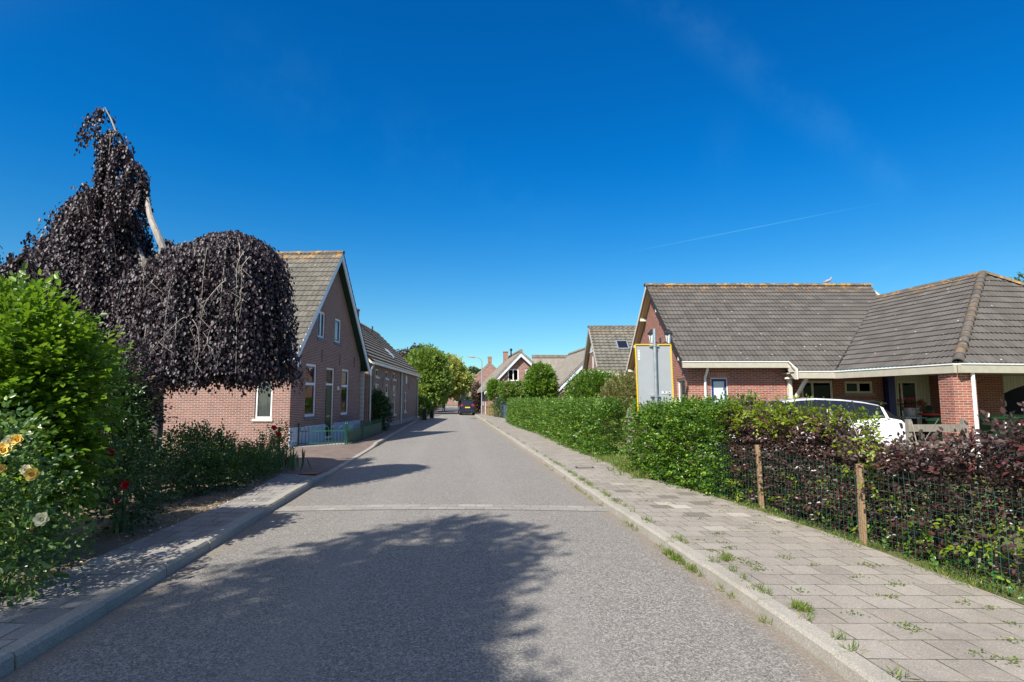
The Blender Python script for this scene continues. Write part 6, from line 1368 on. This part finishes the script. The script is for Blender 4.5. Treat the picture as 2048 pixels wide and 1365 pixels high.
def bin_(x, y, lid, label, s=1.0, rz=0):
    b = thing('wheelie_bin', label, 'bin', (x, y, .1), rz)
    mb = MB(); v = [(-.24 * s, -.26 * s, .06), (.24 * s, -.26 * s, .06), (.24 * s, .22 * s, .06), (-.24 * s, .22 * s, .06), (-.29 * s, -.34 * s, .98 * s), (.29 * s, -.34 * s, .98 * s), (.29 * s, .34 * s, .98 * s), (-.29 * s, .34 * s, .98 * s)]
    mb.add(v, [(3, 2, 1, 0), (4, 5, 6, 7), (0, 1, 5, 4), (1, 2, 6, 5), (2, 3, 7, 6), (3, 0, 4, 7)]); mb.build('body', MT['binG'], b, bevel=.02)
    mb = MB().prism([(-.31 * s, -.38 * s, .98 * s), (-.31 * s, .36 * s, .98 * s), (-.31 * s, .36 * s, 1.02 * s), (-.31 * s, 0, 1.07 * s), (-.31 * s, -.36 * s, 1.02 * s)], (.62 * s, 0, 0)); mb.build('lid', lid, b, bevel=.01)
    for k in (-.25, .25): MB().tube([(k * s - .02, .28 * s, .1), (k * s + .02, .28 * s, .1)], .1, 12).build('wheel', MT['tyre'], b)
    return b
bin_(12.35, 16.3, MT['lidG'], 'green wheelie bin just left of the brick column', 1.08)
bin_(13.9, 16.6, MT['lidG'], 'larger green bin with pale green lid right of the brick column', 1.15)
bin_(14.5, 16.7, MT['lidG'], 'green lidded bin furthest into the carport', 1.15)
wt = thing('workbench', 'dark bench with red top standing under the carport wall', 'bench', (13.75, 18.3, .1))
MB().box(-.6, -.3, 1.16, .5, .3, 1.22).build('table_top', MT['redp'], wt); MB().box(-.5, -.25, 0, .4, .25, 1.16).build('cabinet', MT['black'], wt)
gc = thing('garden_pump', 'dark green round-topped garden pump by the entrance', 'water butt', (13.95, 19.2, .1)); MB().lathe([(.15, 0), (.17, .5), (.17, 1.2), (.14, 1.38), (.06, 1.46), (.0, 1.47)], (0, 0, 0), 14).build('body', MT['dgreen'], gc, smooth=True); MB().tube([(0, -.15, 1.1), (0, -.26, 1.12), (0, -.26, 1.05)], .015, 6).build('tap', MT['chrome'], gc)

# ------------------------------------------------------------------ ground details
for (x, y, lab) in ((1.78, 14.2, 'rusty drain grating set in the right pavement'), (-4.55, 13.05, 'rusty drain grating at the end of the left kerb')):
    g = thing('drain_grating', lab, 'drain', (x, y, .112)); MB().box(-.22, -.15, 0, .22, .15, .006).build('frame', MT['iron'], g)
    for k in range(5): MB().box(-.18, -.12 + k * .055, .006, .18, -.095 + k * .055, .010).build('bar', MT['terracotta'] if x < 0 else MT['plank'], g)
mh = MB().lathe([(.3, 0), (.3, .004), (.26, .006)], (-3.35, 50.5, .036), 20).build('manhole_cover', MT['iron'], None, label='dark round manhole cover in the road', cat='manhole cover')
mb = MB().box(rk(44) + .02, 43.2, .118, rk(44) + .15, 45.8, .123); mb.build('kerb_marking', MT['yellow'], None, kind='structure')
# weeds in the joints, grass along the fence foot, fallen petals
def tufts(name, P, n, h, mat, kind='stuff', spread=.05, wid=.09):
    k = len(P) * n; b = np.repeat(P, n, 0) + rng.normal(size=(k, 3)) * np.array([spread, spread, 0]); d = rng.normal(size=(k, 3)) * .6 + np.array([0, 0, .9]); d[:, 2] = abs(d[:, 2])
    o = leafmesh(name, b, d, rng.normal(size=(k, 3)), h * rng.uniform(.4, 1.2, k), mat, None, wid=wid, fold=.05, curl=.35, simple=False); o['kind'] = kind; return o
def kx(n, a, b, off, z): y = rng.uniform(a, b, n); return np.array([(rk(q) + off(q) if callable(off) else rk(q) + off, q, z) for q in y])
P1 = np.concatenate([kx(14, 3.5, 8, .17, .11), kx(40, 8, 17, .17, .11), kx(10, 4, 9, -.01, 0.0), kx(26, 6.0, 6.9, -.03, 0.0), kx(14, 9, 16, -.01, 0.0), kx(24, 17, 45, .17, .11), [(2.33, 4.75, .11)] * 8, [(2.25, 6.2, .11)] * 6])
tufts('weeds', P1 + rng.normal(size=P1.shape) * np.array([.012, .04, 0]), 26, .075, MT['grass'], spread=.03)
# low creeping weeds on the slabs
cx = [(2.05 + .16 + i * .03, 6.6 - i * .07, .112) for i in range(12)] + [(2.9, 6.3, .112)] * 2 + [(3.2, 5.1, .112)] * 2 + [(2.9, 4.4, .112)] * 3 + [(3.6, 6.0, .112), (3.0, 7.6, .112), (2.6, 8.2, .112), (3.3, 5.6, .112), (3.75, 4.9, .112), (2.6, 5.2, .112), (3.1, 4.0, .112), (2.55, 9.4, .112)] + [(2.25 + R.random() * 1.7, R.uniform(3.8, 14), .112) for _ in range(55)]
cx = np.array(cx) + rng.normal(size=(len(cx), 3)) * np.array([.03, .03, 0]); k = len(cx) * 22
b = np.repeat(cx, 22, 0) + rng.normal(size=(k, 3)) * np.array([.045, .03, 0]); d = rng.normal(size=(k, 3)); d[:, 2] = abs(d[:, 2]) * .35
o = leafmesh('creeping_weeds', b, d, np.tile([0, 0, 1.0], (k, 1)) + rng.normal(size=(k, 3)) * .3, rng.uniform(.012, .03, k), MT['grass'], None, wid=.5); o['kind'] = 'stuff'
yy = rng.uniform(3.0, 12.5, 1500); yy = yy[wob(np.stack([yy, yy * 0, yy * 0], 1), 3.1, 2.0) > -.1]; xi = np.interp(yy, [p[0] for p in RP], [p[1] for p in RP]) + rng.normal(0.10, .08, len(yy))
tufts('grass', np.stack([xi, yy, np.full(len(yy), .09)], 1), 9, .065, MT['grass'], spread=.05)
k = 900; yy = rng.uniform(12.2, 17.4, k); xi = np.interp(yy, [p[0] for p in RP], [p[1] for p in RP]) + rng.normal(-.05, .22, k)
tufts('long_grass', np.stack([xi, yy, np.full(k, .095)], 1), 18, .17, MT['grass'], spread=.06)
k = 5200; lx = np.stack([rng.uniform(4.3, 13, k), rng.uniform(4.2, 13.2, k), np.full(k, .08)], 1)
tufts('lawn_blades', lx, 9, .06, MT['grass'], spread=.09)
# leafy ground plants between fence and hedge
k = 60; yy = rng.uniform(5.0, 10.6, k); xi = np.interp(yy, [p[0] for p in RP], [p[1] for p in RP]) + rng.uniform(.05, .4, k); P = np.stack([xi, yy, np.full(k, .1)], 1)
P2, D2, N2, S2 = twigs(P, np.stack([rng.normal(0, .5, k), rng.normal(0, .5, k), np.ones(k)], 1), 8, .28, .055, .5)
o = leafmesh('ground_plants', P2, D2, N2, S2, MT['hedgeg'], None, wid=.7); o['kind'] = 'stuff'
k = 240; yy = rng.uniform(4.5, 13, k); xi = np.interp(yy, [p[0] for p in LP], [p[1] for p in LP]) + rng.normal(-.15, .28, k); P = np.stack([xi, yy, np.full(k, .115)], 1)
o = leafmesh('fallen_petals', P, rng.normal(size=(k, 3)) * np.array([1, 1, .1]), np.tile([0, 0, 1.0], (k, 1)) + rng.normal(size=(k, 3)) * .2, rng.uniform(.02, .04, k), MT['petal'], None, wid=.8); o['kind'] = 'stuff'
# crumbs of dry earth along the soil edge
k = 700; yy = rng.uniform(4.2, 13.5, k); xi = np.interp(yy, [p[0] for p in LP], [p[1] for p in LP]) - abs(rng.normal(.05, .35, k)); mb = MB()
for x, y in zip(xi, yy):
    r_ = R.uniform(.006, .022); a = R.uniform(0, 6); mb.add([(x + r_ * math.cos(a + j * 2.1) * R.uniform(.8, 1.2), y + r_ * math.sin(a + j * 2.1), .085) for j in range(3)] + [(x, y, .09 + r_ * .9)], [(0, 1, 3), (1, 2, 3), (2, 0, 3)])
mb.build('earth_crumbs', MT['soil'], None, kind='stuff')
